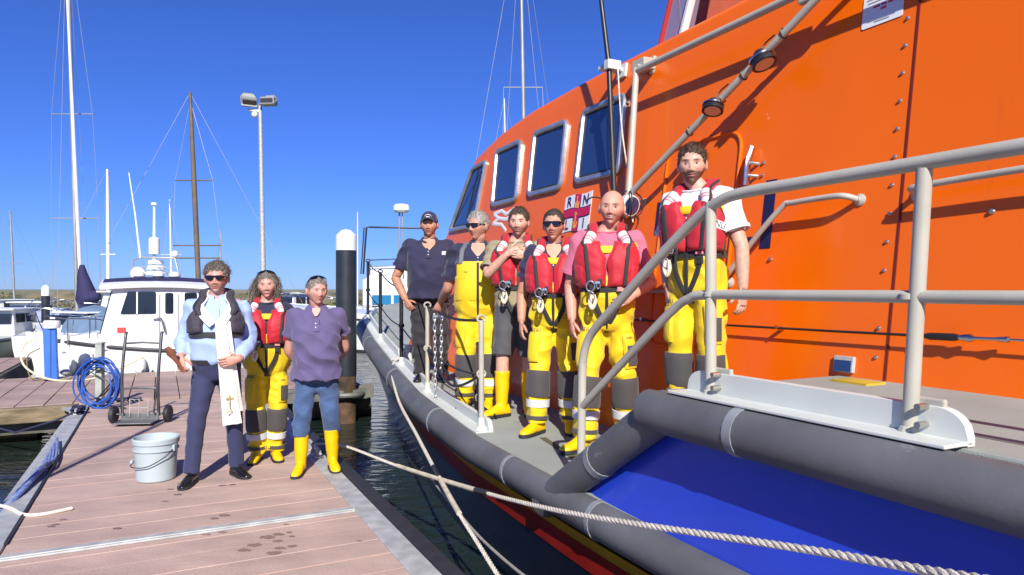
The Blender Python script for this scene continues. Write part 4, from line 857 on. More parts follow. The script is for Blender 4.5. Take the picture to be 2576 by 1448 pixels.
for y, x, f in ((.73,1.25,.9),(-.73,1.25,.9),(.6,1.62,.8),(-.6,1.62,.8)): mb.rod((x,y*f,Z(.5)), (x,y*f+.03,Z(.98)), .012)
obj('pulpit_rail', mb, M_steel, CB, world=False)
for p_, r_ in (((1.62,.62,Z(.12)),(.16,.16,.19)), ((.4,1.12,Z(.12)),(.1,.1,.2))): mb = MB(); mb.ball(p_, r_, 14); obj('fender', mb, M_white, CB, world=False)
for x in (-.2,.1,.45): mb = MB(); mb.ball((x, .3 if x == .1 else -.2, Z(1.84)), (.12,.12,.08), 10); obj('roof_dome', mb, M_white, RO, world=False)
# trawler yacht behind it carrying the aerial pylon and arch
def motorboat(name, p, rz, L, bm_, free, cab, label, hullm=None, cabm=None, canvas=None):
    P = thing(name, (p[0], p[1], WZ), label, 'boat', 'moored motor boats', rz=rz)
    obj('hull', hull_mb(L, bm_, free), hullm or M_white, P, world=False)
    mb = MB(); mb.tube([(-L/2, -bm_*.44, free*.9), (0, -bm_*.5, free*.92), (L*.3, -bm_*.38, free*1.05), (L*.5, 0, free*1.25), (L*.3, bm_*.38, free*1.05), (0, bm_*.5, free*.92), (-L/2, bm_*.44, free*.9)], .03, 6); obj('rub_rail', mb, M_gasket, P, world=False)
    if cab:
        x0, x1, wd, h = cab; C = obj('cabin', cabin_mb(x0, x1, wd, free*.9, free+h, .35, .1), cabm or M_white, P, world=False, bevel=.03)
        for sgn in (-1, 1):
            for k in range(2): mb = MB(); mb.box((x0+(x1-x0)*(.27+.36*k), sgn*(wd*.465), free+h*.68), ((x1-x0)*.3, .03, h*.36)); obj('window', mb, M_bglass, C, world=False)
        for k in (-1, 1):
            mb = MB(); mb.box((x0+.035, k*wd*.23, free+h*.66), (.03, wd*.4, h*.4)); obj('window', mb, M_bglass, C, world=False); mb = MB(); mb.box((x1-.20, k*wd*.23, free+h*.66), (.12, wd*.4, h*.36), Matrix.Rotation(-.35,3,'Y')); obj('window', mb, M_bglass, C, world=False)
        mb = MB(); mb.box(((x0+x1)/2-.15, 0, free+h+.03), ((x1-x0)*.98, wd*1.02, .05)); obj('roof', mb, cabm or M_white, C, world=False, bevel=.02)
    if canvas:
        mb = MB(); tp = [[(-L*.42+L*.42*f, bm_*.46*math.sin(a), free*.9+(.55+.35*f)*math.cos(a)*1.0) for a in np.linspace(-1.5,1.5,9)] for f in np.linspace(0,1,6)]; mb.grid(tp); obj('canopy', mb, canvas, P, world=False)
    mb = MB(); mb.tube(cr([(L*.15,-bm_*.4,free),(L*.3,-bm_*.3,free*1.1+.45),(L*.49,0,free*1.25+.5),(L*.3,bm_*.3,free*1.1+.45),(L*.15,bm_*.4,free)], 5), .014, 6); obj('pulpit', mb, M_steel, P, world=False)
    return P
q = ux(392, 19.5); TB = motorboat('motor_boat', q, 2.6, 7.5, 2.6, .9, (-1.6,1.5,1.8,1.05), 'white motor boat with an aerial pylon behind the cabin cruiser')
def wpt(u, v, Y): return at(u, v, Y)
mb = MB(); mb.tube([wpt(388,705,19.5), wpt(388,640,19.5), wpt(388,515,19.5)], [.05,.045,.03], 8); PY = obj('aerial_pylon', mb, M_mastw, TB)
mb = MB(); c = wpt(388,620,19.5); mb.revolve([(0,-.22),(.14,-.22),(.14,.2),(.1,.24),(0,.24)], c=c, n=14); obj('radar_reflector', mb, M_mastw, PY)
mb = MB()
for k in range(3): mb.revolve([(0,0),(.3-.05*k,0),(.3-.05*k,.06),(.2,.11),(0,.11)], c=wpt(392,692-k*13,19.5), n=18)
obj('radar_domes', mb, M_white, TB)
mb = MB(); mb.revolve([(0,0),(.08,0),(.08,.07),(0,.08)], c=wpt(388,517,19.5), n=10); obj('mast_lamp', mb, M_white, PY)
mb = MB(); mb.tube([wpt(334,705,19.3), wpt(336,655,19.3), wpt(352,648,19.3), wpt(440,650,19.3), wpt(452,700,19.3)], .025, 8); mb.rod(wpt(336,672,19.3), wpt(448,674,19.3), .012); obj('aerial_arch', mb, M_mast, TB)
mb = MB(); mb.tube([wpt(353,650,19.3), wpt(340,540,19.3), wpt(324,435,19.3)], [.03,.02,.012], 8); obj('whip_aerial', mb, M_mastw, TB)
for u_, v_, r_ in ((347,690,.2),(440,640,.1)): mb = MB(); mb.ball(wpt(u_,v_,19.3), r_, 12); obj('satellite_dome', mb, M_white, TB)
motorboat('motor_boat', ux(82, 30), 1.9, 5.0, 1.9, .62, (-1.0,.9,1.25,.85), 'small white cabin boat beside the small black pile')
motorboat('motor_boat', ux(4, 20.5), 1.8, 6.0, 2.2, .75, (-1.0,.8,1.5,.7), 'pale grey-green motor boat at the left picture edge', hullm=mat('greygreen_hull', srgb(150,160,152), .4))
motorboat('motor_boat', ux(150, 25), 2.3, 6.0, 2.2, .95, None, 'plain white open boat to the left of the furled navy sail', )
motorboat('motor_boat', ux(238, 19.2), 2.7, 5.0, 2.1, .8, (-.6,.9,1.4,.6), 'white boat with a grey-blue canvas canopy beside the cabin cruiser', canvas=M_teal)
motorboat('motor_boat', ux(30, 34), 1.2, 5.5, 2.1, .8, (-1.0,.8,1.4,.7), 'far white motor boat moored below the bank at the left', )
motorboat('motor_boat', ux(275, 33), 1.4, 5.5, 2.1, .8, (-1.0,.8,1.4,.7), 'far white motor boat partly hidden by the cabin cruiser bow', )
motorboat('motor_boat', ux(745, 34), 1.2, 6.0, 2.3, .85, (-1.2,1.0,1.6,.95), 'far white motor boat behind the woman and the man in the polo shirt', )
# motor yacht beyond the lifeboat bow
MY = motorboat('motor_yacht', ux(985, 24), 2.75, 9.5, 3.2, 1.15, None, 'white motor yacht with blue windows beyond the lifeboat bow')
MYm = lambda u, v: at(u, v, 23.2)
MY['label'] = 'white motor yacht with blue windows beyond the lifeboat bow'
mb = MB(); mb.prism([at(u, v, 22.6) for u, v in ((912,770),(912,705),(930,693),(1060,693),(1060,770))], (0,1.6,0)); Cq = obj('cabin', mb, M_white, MY, bevel=.03)
mb = MB(); mb.prism([at(u, v, 22.7) for u, v in ((925,693),(930,672),(1055,670),(1055,693))], (0,1.5,0)); obj('fly_bridge', mb, M_white, MY, bevel=.03)
M_bw = mat('blue_window', (.02,.16,.32), .1, spec=.8)
for u0, u1 in ((936,955), (960,984), (990,1010)):
    mb = MB(); mb.prism([at(u, v, 22.58) for u, v in ((u0,743),(u0,767),(u1,767),(u1,743))], (0,.03,0)); obj('window', mb, M_bw, Cq, smooth=False)
mb = MB(); mb.tube([at(930,690,22.6), at(931,655,22.6), at(1050,650,22.6), at(1052,690,22.6)], .02, 6); mb.rod(at(931,672,22.6), at(1050,668,22.6), .014); obj('bridge_rail', mb, M_steel, MY)
mb = MB(); mb.tube([at(914,690,22.4), at(917,640,22.4), at(922,573,22.4), at(930,572,22.4), at(1090,576,22.4), at(1100,700,22.4)], .03, 8); mb.rod(at(908,690,22.4), at(916,573,22.4), .02); obj('aft_gantry', mb, M_wire, MY)
mb = MB(); mb.rod(at(1003,690,22.4), at(1005,535,22.4), .03); mb.rod(at(1014,690,22.4), at(1012,535,22.4), .02); obj('radar_legs', mb, M_mast, MY)
mb = MB(); mb.revolve([(0,-.13),(.2,-.13),(.26,-.07),(.26,.04),(.22,.12),(0,.16)], c=at(1010,525,22.4), n=22); obj('radar_dome', mb, M_white, MY)
# ------------------------------------------------------------------ people
class Loft:
    "rings keyed by k: centre, right axis, front axis, half widths, super-ellipse power"
    def __init__(s, keys, c, ax, ay, rx, ry, pw=None):
        s.k = np.array(keys, float); s.d = np.hstack([np.array(c, float), np.array(ax, float), np.array(ay, float), np.array(rx, float)[:,None], np.array(ry, float)[:,None], np.array(pw if pw is not None else [2.0]*len(keys), float)[:,None]])
    def at(s, k):
        k = min(max(k, s.k[0]), s.k[-1]); i = min(max(int(np.searchsorted(s.k, k)) - 1, 0), len(s.k)-2); t = (k-s.k[i])/(s.k[i+1]-s.k[i])
        g = lambda j: s.d[min(max(j, 0), len(s.k)-1)]
        a, b, c, d = g(i-1), g(i), g(i+1), g(i+2)
        return 0.5*((2*b)+(c-a)*t+(2*a-5*b+4*c-d)*t*t+(3*b-a-3*c+d)*t**3)
    def pt(s, k, th, off=0.0):
        r = s.at(k); c, sn = math.cos(th), math.sin(th); e = 2/r[11]
        x = math.copysign(abs(c)**e, c); y = math.copysign(abs(sn)**e, sn)
        return Vector(r[0:3]) + Vector(r[3:6]).normalized()*((r[9]+off)*x) + Vector(r[6:9]).normalized()*((r[10]+off)*y)
    def ring(s, k, n=20, off=0.0): return [s.pt(k, 2*math.pi*i/n, off) for i in range(n)]
    def rings(s, k0, k1, m, n=20, off=0.0): return [s.ring(k0+(k1-k0)*i/(m-1), n, off) for i in range(m)]
def limb(path, radii, front=(0,-1,0), pw=None):
    P = [Vector(p) for p in path]; L = [0]
    for i in range(1, len(P)): L.append(L[-1]+(P[i]-P[i-1]).length)
    ks = [x/L[-1] for x in L]; ax = []; ay = []
    for i in range(len(P)):
        T = (P[min(i+1, len(P)-1)]-P[max(i-1, 0)]).normalized(); f = Vector(front) if i == 0 else f; f = (f-T*f.dot(T)).normalized(); r = T.cross(f).normalized()
        if i == 0: sg = 1 if r.x >= 0 else -1
        r = r*sg
        ax.append(r); ay.append(f)
    rr = [(r, r) if not hasattr(r, '__len__') else r for r in radii]
    return Loft(ks, P, ax, ay, [r[0] for r in rr], [r[1] for r in rr], pw)
D2 = math.radians
def patch(lf, k0, k1, thL, thR, thick, off=.006, nk=12, nt=12, dome=4, under=.015, mb=None):
    top, bot = [], []
    for i in range(nk):
        f = i/(nk-1); k = k0+(k1-k0)*f; a = thL(f) if callable(thL) else thL; b = thR(f) if callable(thR) else thR; rt, rb = [], []
        for j in range(nt):
            g = j/(nt-1); th = D2(a+(b-a)*g); pr = (max(0, 1-abs(2*g-1)**dome)*max(0, 1-abs(2*f-1)**dome))**.5
            rt.append(lf.pt(k, th, off+thick*pr)); rb.append(lf.pt(k, th, off-under))
        top.append(rt); bot.append(rb)
    mb = mb or MB(); return mb.slab(top, bot)
def cuff(lf, k0, k1, off, n=24, mb=None, m=3):
    mb = mb or MB(); R = lf.rings(k0, k1, m, n, off); inn = lf.rings(k1, k0, m, n, off-.012); return mb.loft(R+inn, closed=True)
_rs = np.random.RandomState(3)
def folds(me, amp, freq=22, bias=(.5,.5,1.0), seed=0, zlo=None):
    n = len(me.vertices); co = np.empty(n*3); me.vertices.foreach_get('co', co); co = co.reshape(-1, 3); no = np.empty(n*3); me.vertices.foreach_get('normal', no); no = no.reshape(-1, 3)
    rs = np.random.RandomState(seed); q = co.copy()
    for i in range(3): q += .02*np.sin(co @ rs.normal(size=(3,3))*9 + rs.uniform(0, 6, 3))
    d = np.zeros(n)
    for i in range(6):
        v = rs.normal(size=3)*np.array(bias); v = v/np.linalg.norm(v)*freq*rs.uniform(.6, 1.7); w = rs.normal(size=3)*7
        d += (1-2*np.abs(np.sin(q @ v + rs.uniform(0, 6))))*(.5+.5*np.sin(co @ w + rs.uniform(0, 6)))*rs.uniform(.4, 1)
    co = co + no*(d/1.3*amp)[:,None]; me.vertices.foreach_set('co', co.reshape(-1)); me.update(); return me
def remesh(mb, voxel=.010, it=5, amp=.0, freq=22, bias=(.5,.5,1), seed=0):
    me = mb.mesh('tmp', False); o = bpy.data.objects.new('tmp', me); COL.objects.link(o)
    r = o.modifiers.new('r', 'REMESH'); r.mode = 'VOXEL'; r.voxel_size = voxel; r.use_smooth_shade = True
    s = o.modifiers.new('s', 'SMOOTH'); s.factor = .5; s.iterations = it
    bpy.context.view_layer.update(); m2 = bpy.data.meshes.new_from_object(o.evaluated_get(bpy.context.evaluated_depsgraph_get()))
    bpy.data.objects.remove(o); bpy.data.meshes.remove(me); m2.materials.clear()
    m2.polygons.foreach_set('use_smooth', [True]*len(m2.polygons))
    if amp: folds(m2, amp, freq, bias, seed)
    return m2
# --- head
_bm = bmesh.new(); bmesh.ops.create_icosphere(_bm, subdivisions=6, radius=1); _bm.verts.ensure_lookup_table()
ICO = np.array([v.co[:] for v in _bm.verts]); ICOF = [tuple(v.index for v in f.verts) for f in _bm.faces]; _bm.free()
def sst(a, b, x): t = np.clip((x-a)/(b-a), 0, 1); return t*t*(3-2*t)
def head_geo(sp):
    x, y, z = ICO[:,0], ICO[:,1], ICO[:,2]; wf = sp.get('face_w', 1.0)
    bx = .0755*x*wf; by = np.where(y > 0, .102*y, -.094*np.abs(y)**.86); bz = np.where(z > 0, .114*np.abs(z)**.93, .119*z); bx = bx*(1+.05*sst(.15, .75, z))
    k = sst(.05, -1.0, z); bx = bx*(1-.34*k**1.15*sp.get('jaw', 1)); by = np.where(y > 0, by*(1-.5*sst(-.1, -.95, z)), by*(1-.10*sst(.25, 1, z)))
    bx = bx*(1+.04*np.exp(-((z+.18)/.2)**2))
    m = sst(.0, .45, -y); g = lambda x0, z0, sx, sz: np.exp(-((bx-x0)/sx)**2-((bz-z0)/sz)**2)
    g2 = lambda x0, z0, sx, sz: g(x0, z0, sx, sz)+g(-x0, z0, sx, sz)
    na = np.interp(bz, [-.049,-.043,-.035,-.02,.0,.02,.03], [0,.010,.020,.014,.007,.003,0])*sp.get('nose', 1); nw = np.interp(bz, [-.045,-.035,-.01,.02], [.014,.0115,.0085,.009])
    d = na*np.exp(-(bx/nw)**2) + .008*g2(.0135,-.038,.006,.007) + .0065*g2(.03,.025,.022,.008) - .0085*g2(.031,.004,.017,.012) + .006*g2(.043,-.024,.02,.018)
    smile = sp.get('smile', .3)
    d += .006*g(0,-.0575,.022,.0055) + .0065*g(0,-.069,.02,.006) - .006*np.exp(-((bx)/.024)**2-((bz+.0625-smile*3*bx*bx*3)/.0032)**2) - .003*g(0,-.081,.018,.006) + .010*g(0,-.102,.022,.014) + smile*.006*g2(.038,-.045,.014,.014) - smile*.004*g2(.027,-.052,.006,.010)
    by = by - d*m
    skin = np.array(sp.get('skin', (.56,.31,.22))); col = np.tile(skin, (len(x), 1))
    def mixc(w, c):
        nonlocal col
        w = np.clip(w*m, 0, 1)[:,None]; col = col*(1-w)+np.array(c)*w
    mixc(.45*(g2(.044,-.026,.022,.018)+g(0,-.033,.014,.014)), skin*np.array([1.08,.74,.70])); mixc(.5*g2(.03,-.006,.018,.008), skin*.78)  # cheek blush, plus shade under the eyes painted into the skin colour
    mixc(.75*(g(0,-.0575,.021,.0045)+g(0,-.0685,.019,.005)), skin*np.array([.85,.45,.45])); mixc(1.0*np.exp(-(bx/.027)**4-((bz+.0625-smile*12*bx*bx)/(.0055+.003*smile))**2), skin*np.array([.5,.26,.24]))
    if smile > .6: mixc(.9*np.exp(-(bx/.018)**4-((bz+.0605-smile*12*bx*bx)/.0042)**2), (.74,.69,.64))
    hc = np.array(sp.get('hair', (.08,.05,.03))); mixc(sp.get('brow', .75)*np.exp(-((np.abs(bx)-.031)/.019)**2-((bz-.0215-.06*(np.abs(bx)-.03))/.0048)**2), hc)
    mixc(.25*np.exp(-((np.abs(bx)-.021-.25*np.maximum(0,-.035-bz))/.0035)**2-((bz+.05)/.014)**2), skin*.6); mixc(.35*np.exp(-(bx/.03)**2-((bz-.045)/.002)**2), skin*.72); mixc(.35*g2(.031,-.012,.013,.004), skin*.68); mixc(.35*g2(.0075,-.0465,.005,.004), (.1,.03,.02)); mixc(.7*g2(.031,.0065,.0145,.0030), skin*.30); mixc(.5*g2(.031,-.002,.013,.003), skin*.5); mixc(.12*g2(.031,.0,.016,.010), skin*.62)  # shade of face folds, nostrils, lids and eye sockets painted into the colour
    st = sp.get('stubble', 0)
    if st:
        phi = np.arctan2(np.abs(x), -y); w = sst(-.036, -.05, bz)*sst(1.75, 1.4, phi)*np.clip(1-1.0*g(0,-.063,.022,.009), 0, 1); w2 = sst(.0,-.05,bz)*sst(.95,1.15,phi)*sst(1.7,1.5,phi); w = np.clip(np.maximum(w, w2), 0, 1)*st
        col = col*(1-w[:,None])+hc*w[:,None]
    return np.stack([bx, by, bz], 1), col
def hairmask(V, fr=.066, side=.0, back=-.055):
    x, y, z = ICO[:,0], ICO[:,1], ICO[:,2]; phi = np.arctan2(np.abs(x), -y)
    hl = np.interp(phi, [0,.55,.9,1.2,1.42,1.6,2.0,3.2], [fr,fr-.004,fr-.03,side-.012,side+.012,side+.02,-.025,back]); return .119*z-hl
def head_mat(sp, c):
    return Matrix.Translation(c) @ Matrix.Scale(sp.get('hs', 1.07), 4) @ Matrix.Rotation(D2(sp.get('yaw', 0)), 4, 'Z') @ Matrix.Rotation(D2(sp.get('pitch', 0)), 4, 'X') @ Matrix.Rotation(D2(sp.get('roll', 0)), 4, 'Y')
def hand_mb(mb, w, d, pn, lat, curl=.5, sc_=1.0):
    d = Vector(d).normalized(); pn = Vector(pn); pn = (pn-d*pn.dot(d)).normalized(); l = d.cross(pn); l = l if l.dot(Vector(lat)) > 0 else -l; w = Vector(w)
    R = []
    for s_, rx, ry in ((-.02,.026,.02),(.0,.027,.019),(.03,.036,.017),(.065,.042,.015),(.09,.040,.012),(.097,.034,.008)):
        R.append([w + (d*s_ + l*rx*math.cos(a) + pn*ry*math.sin(a))*sc_ for a in np.linspace(0, 6.283, 13)[:-1]])
    mb.loft(R)
    for o_, ln, r in ((.0305,.072,.0092),(.0102,.080,.0095),(-.0102,.074,.0092),(-.0295,.058,.008)):
        p = w + (d*.085+l*o_)*sc_; pts = [p]; a = .12+curl*.35
        for q in (.46,.30,.24): p = p + (d*math.cos(a)+pn*math.sin(a)+l*o_*.6)*(ln*q*sc_); pts.append(p); a += curl*.95
        mb.tube(pts, [r*sc_, r*sc_*.98, r*sc_*.9, r*sc_*.62], 8)
    p = w + (d*.022+l*.026+pn*.004)*sc_; pts = [p]; dd = (l*.75+d*.65+pn*.25).normalized()
    for q in (.036,.032,.022): p = p+dd*q*sc_; pts.append(p); dd = (dd+d*.35-l*.15+pn*curl*.3).normalized()
    mb.tube(pts, [.0125*sc_,.0118*sc_,.0105*sc_,.007*sc_], 8)
TZ = [.79,.86,.95,1.05,1.15,1.27,1.37,1.435,1.475,1.505,1.54]
def torso(wf=1.0, belly=0.0, sway=0.0, female=False):
    rx = np.array([.09,.162,.172,.163,.160,.175,.188,.184,.150,.094,.064]); ry = np.array([.08,.115,.122,.117,.115,.123,.121,.103,.085,.072,.062]); bl = np.array([0,.05,.42,.9,1,.6,.2,0,0,0,0])
    if female: rx = rx*np.array([1,1.02,1.02,.95,.93,.93,.91,.9,.92,.95,.92]); ry = ry + np.array([0,0,0,0,0,.014,.006,0,0,0,0])
    rx = rx*np.array([1]+[wf]*7+[1+(wf-1)*.6,1,1]) + bl*belly*.35; ry = ry*np.array([1]+[1+(wf-1)*.8]*7+[1,1,1]) + bl*belly*.5
    cy = -bl*belly*.5 + np.array([0,0,0,-.004,-.006,-.008,-.004,.004,.010,.012,.006])
    return Loft(TZ, [(sway*(z-.9), c, z) for z, c in zip(TZ, cy)], [(1,0,0)]*11, [(0,-1,0)]*11, rx, ry, [2,2.2,2.4,2.4,2.4,2.4,2.4,2.3,2.1,2,2])
# --- fabrics
def cloth(name, col, rough=.85, var=.12, vs=7, bump=.25, bs=240, **k): return mat(name, col, rough, var=var, vs=vs, bump=bump, bs=bs, sheen=.15, **k)
F_yel = cloth('salopette_yellow', (.78,.55,.003), .6, scuff=((.30,.22,.05),(1,1,1),.60,.55)); F_boot = mat('boot_yellow', (.83,.50,.002), .38, var=.1, vs=8)
F_dark = cloth('knee_patch', (.062,.055,.056), .8); F_refl = mat('reflective_tape', (.62,.64,.66), .4, var=.15, vs=18); F_blk = cloth('black_webbing', (.014,.014,.016), .7)
F_red = cloth('lifejacket_red', (.47,.006,.022), .6); F_navy = cloth('navy_cotton', (.018,.018,.055)); F_sole = mat('boot_sole', (.02,.02,.022), .7)
F_skin = mat('skin', (.5,.3,.2), .5, attr='col', var=.22, vs=42, bump=.06, bs=300, spec=.35)
F_buckle = mat('buckle_silver', (.7,.7,.7), .25, .9); F_cream = mat('cream_cord', (.75,.66,.48), .7); F_pinkst = mat('badge_pink', (.60,.20,.22), .6)
F_lens = mat('sunglass_lens', (.006,.005,.006), .06, spec=.7)
def person(pos, rz, H, label, sp):
    k = H/1.78; P = thing('person', pos, label, 'person', 'crew and guests posing', rz=rz); P.scale = (k, k, k)
    ob = lambda nm, mb, m, par=None, **kw: obj(nm, mb, m, par or P, world=False, **kw)
    T = torso(sp.get('wf', 1), sp.get('belly', 0), sp.get('sway', 0), sp.get('female', False)); seed = sp.get('seed', 1); wf = sp.get('wf', 1)
    # ---- joints
    sw = sp.get('sway', 0)*.55; SHZ = 1.438
    arms = {}
    for sd in (-1, 1):
        a = sp['arms'][0 if sd < 0 else 1]; sh = Vector((sd*.178*(1+(wf-1)*.8)*(.9 if sp.get('female') else 1)+sw, .01, SHZ)); el, wr = Vector(a['el']), Vector(a['wr'])
        path = [sh+Vector((-sd*.05,0,-.006)), sh, sh*.5+el*.5, el*.96+sh*.04, el, el*.9+wr*.1, el*.55+wr*.45, wr]
        rad = [.050,.054,.050,.043,.042,.042,.040,(.029,.024)]; rad = [(r[0]*a.get('r',1), r[1]*a.get('r',1)) if hasattr(r,'__len__') else r*a.get('r',1)*(.88 if sp.get('female') else 1) for r in rad]
        arms[sd] = (limb(path, rad), a, path)
    legs = {}
    for sd in (-1, 1):
        fx, fy = sp['feet'][0 if sd < 0 else 1][:2]; fa = sp['feet'][0 if sd < 0 else 1][2]; kn = sp.get('knee', 0.0)
        hip = Vector((sd*.086*(1+(wf-1)*.5), .0, .90)); an = Vector((fx, fy, .08)); kk = hip*.5+an*.5 + Vector((sd*.012, -.03-kn, .0)); legs[sd] = (hip, kk, an, fa)
    # ---- body: head, neck, arms, hands, trunk and legs
    HC = Vector((sw*1.15+sp.get('hx', 0), -.030+sp.get('hy', 0), 1.652)); HM = head_mat(sp, HC)
    hv, hcol = head_geo(sp); vs = [tuple(HM @ Vector(p)) for p in hv]; fs = list(ICOF); cols = [tuple(c) for c in hcol]
    bmb = MB(); sk = np.array(sp.get('skin', (.56,.31,.22))); arm_sk = sk*np.array(sp.get('arm_tint', (1,.95,.9)))
    for sd in (-1, 1):
        R = Matrix.Rotation(sd*.35, 3, 'Z'); c = Vector((sd*.0755*sp.get('face_w', 1), .012, -.006)); e = MB(); e.ball((0,0,0), (.010,.019,.031), 12)
        e.v = [tuple(HM @ (c + R @ Vector((p[0] + (.006*sd if p[1] > 0 else 0), p[1], p[2])))) for p in e.v]; bmb.add(e.v, e.f)
    nk = limb([HM @ Vector((0,.022,-.03)), HM @ Vector((0,.018,-.085)), Vector((sw,.012,1.515)), Vector((sw,.006,1.45))], [.054*wf**.5,.056*wf**.5,.060*wf**.5,.085], (0,-1,0)); bmb.loft(nk.rings(0, 1, 9, 20))
    bmb.loft(T.rings(.93, 1.48, 14, 18, -.034)); n_head = len(bmb.v)
    for sd in (-1, 1):
        lf, a, path = arms[sd]; ke_ = sp['shirt'].get('sleeve', .36); bmb.loft([lf.ring(q, 14, -.014 if q < ke_-.04 else 0) for q in np.linspace(0, 1, 26)])
        fd = Vector(a.get('hd', path[-1]-path[-4])); hand_mb(bmb, path[-1], fd, a.get('pn', (-sd*.6,.5,0)), a.get('th', (0,-1,.2)), a.get('curl', .55), sp.get('hand', .98))
        hip, kk, an, fa = legs[sd]; bare = 1.0 if sp['trousers']['kind'] == 'shorts' else .55; lg = limb([hip, hip*.5+kk*.5, kk, kk*.6+an*.4, an+Vector((0,.005,.04))], [.072*bare,.072*bare,.056*bare,.054*bare,.03*bare]); bmb.loft(lg.rings(0, 1, 16, 14))
    bv = bmb.v; o_ = len(vs); vs += bv; fs += [tuple(i+o_ for i in f) for f in bmb.f]; cols += [tuple(sk)]*n_head + [tuple(arm_sk)]*(len(bv)-n_head)
    me = bpy.data.meshes.new('body'); me.from_pydata(vs, [], fs); me.polygons.foreach_set('use_smooth', [True]*len(me.polygons))
    at_ = me.color_attributes.new('col', 'FLOAT_COLOR', 'POINT'); at_.data.foreach_set('color', np.hstack([np.array(cols), np.ones((len(cols), 1))]).reshape(-1))
    bm = bmesh.new(); bm.from_mesh(me); bmesh.ops.recalc_face_normals(bm, faces=bm.faces); bm.to_mesh(me); bm.free()
    BODY = ob('body', me, F_skin)
    # eyes
    if not sp.get('shades'):
        for sd in (-1, 1):
            mb = MB(); mb.ball(HM @ Vector((sd*.0305, -.0825, .003)), (.0095,.005,.0028), 10); E_ = ob('eye', mb, mat('eye_white', (.30,.24,.21), .3))
            mb = MB(); mb.ball(HM @ Vector((sd*.0305, -.0872, .0035)), (.0046,.0025,.0042), 8); ob('iris', mb, mat('iris', (.03,.025,.02), .2), E_)
    # hair
    hs = sp.get('hairstyle'); hm = mat('hair_%s' % sp['hn'], sp.get('hair', (.08,.05,.03)), .6, var=.45, vs=70, bump=.5, bs=160, stretch=(1,1,.35)) if hs else None
    if hs:
        msk = hairmask(hv, sp.get('hl', .066), sp.get('hside', 0), sp.get('hback', -.055)); rs = np.random.RandomState(seed+40); msk = msk + .007*sum(np.sin(hv @ (rs.normal(size=3)*w_) + rs.uniform(0, 6)) for w_ in (90,140,220,300))/2; no = hv - np.array([0,.01,-.01]); no /= np.linalg.norm(no, axis=1)[:,None]
        nz = sum(np.sin(hv @ (rs.normal(size=3)*w_) + rs.uniform(0, 6)) for w_ in (60,60,110,110,200))/5
        th = sp.get('hthick', .013)*(.08+.92*sst(.0, .045, msk))*(1+.4*nz) * (.55+.45*sst(-.03, .06, hv[:,2]))
        off = np.where(msk > 0, th, -.004); pv = hv + no*off[:,None]; idx_ = np.full(len(hv), -1); keep = [f for f in ICOF if max(msk[list(f)]) > 0]
        used = sorted({i for f in keep for i in f}); idx_[used] = range(len(used)); mb = MB(); mb.add([HM @ Vector(pv[i]) for i in used], [tuple(int(idx_[i]) for i in f) for f in keep])
        HR = ob('hair', mb, hm)
        cand = [i for i in range(len(hv)) if msk[i] > .004]; vs2 = []; fs2 = []; ll = sp.get('hlen', .03); mess = sp.get('mess', .6)
        for q in range(sp.get('locks', 1300)):
            i = cand[rs.randint(len(cand))]; p = Vector(pv[i]); n_ = Vector(no[i]); comb = Vector(sp.get('comb', (.3,.5,-.2))) + Vector(rs.normal(size=3)*mess); comb = (comb - n_*comb.dot(n_)).normalized(); w_ = n_.cross(comb)*rs.uniform(.0007,.0018)
            L_ = ll*rs.uniform(.5, 1.3)*(1 if hv[i][2] > .02 else .5); b_ = len(vs2); up = sp.get('hup', .35)
            for t in (0, .5, 1): c = p + comb*L_*t + n_*L_*up*(t-.55*t*t) - n_*.002; vs2 += [HM @ (c-w_*(1-t*.85)), HM @ (c+w_*(1-t*.85))]
            fs2 += [(b_,b_+1,b_+3,b_+2), (b_+2,b_+3,b_+5,b_+4)]
        if sp.get('long'):
            for q in range(1000):
                i = cand[rs.randint(len(cand))]; p = Vector(pv[i])
                if p.y < -.055 and abs(p.x) < .055: continue
                sx = math.copysign(1, p.x); b_ = len(vs2); dn = rs.uniform(.08, .22); w_ = Vector((rs.uniform(.2,1), rs.uniform(-1,1), 0)).normalized()*rs.uniform(.0015,.004); out = rs.uniform(.012,.05); wind = -.05*rs.uniform(.0,1.2)
                ph = rs.uniform(0, 6)
                for t in np.linspace(0, 1, 7): c = p + Vector((sx*out*math.sin(t*2.0) + wind*t*t + .008*math.sin(t*7+ph), max(0, -p.y)*.6*t + .012*math.sin(t*5+ph), -dn*t + .02*math.sin(t*3.1))); vs2 += [HM @ (c-w_*(1-t*.7)), HM @ (c+w_*(1-t*.7))]
                fs2 += [(b_+2*j, b_+2*j+1, b_+2*j+3, b_+2*j+2) for j in range(6)]
        m2 = bpy.data.meshes.new('locks'); m2.from_pydata([tuple(v) for v in vs2], [], fs2); o2 = ob('hair_locks', m2, hm, HR); o2['kind'] = 'stuff'
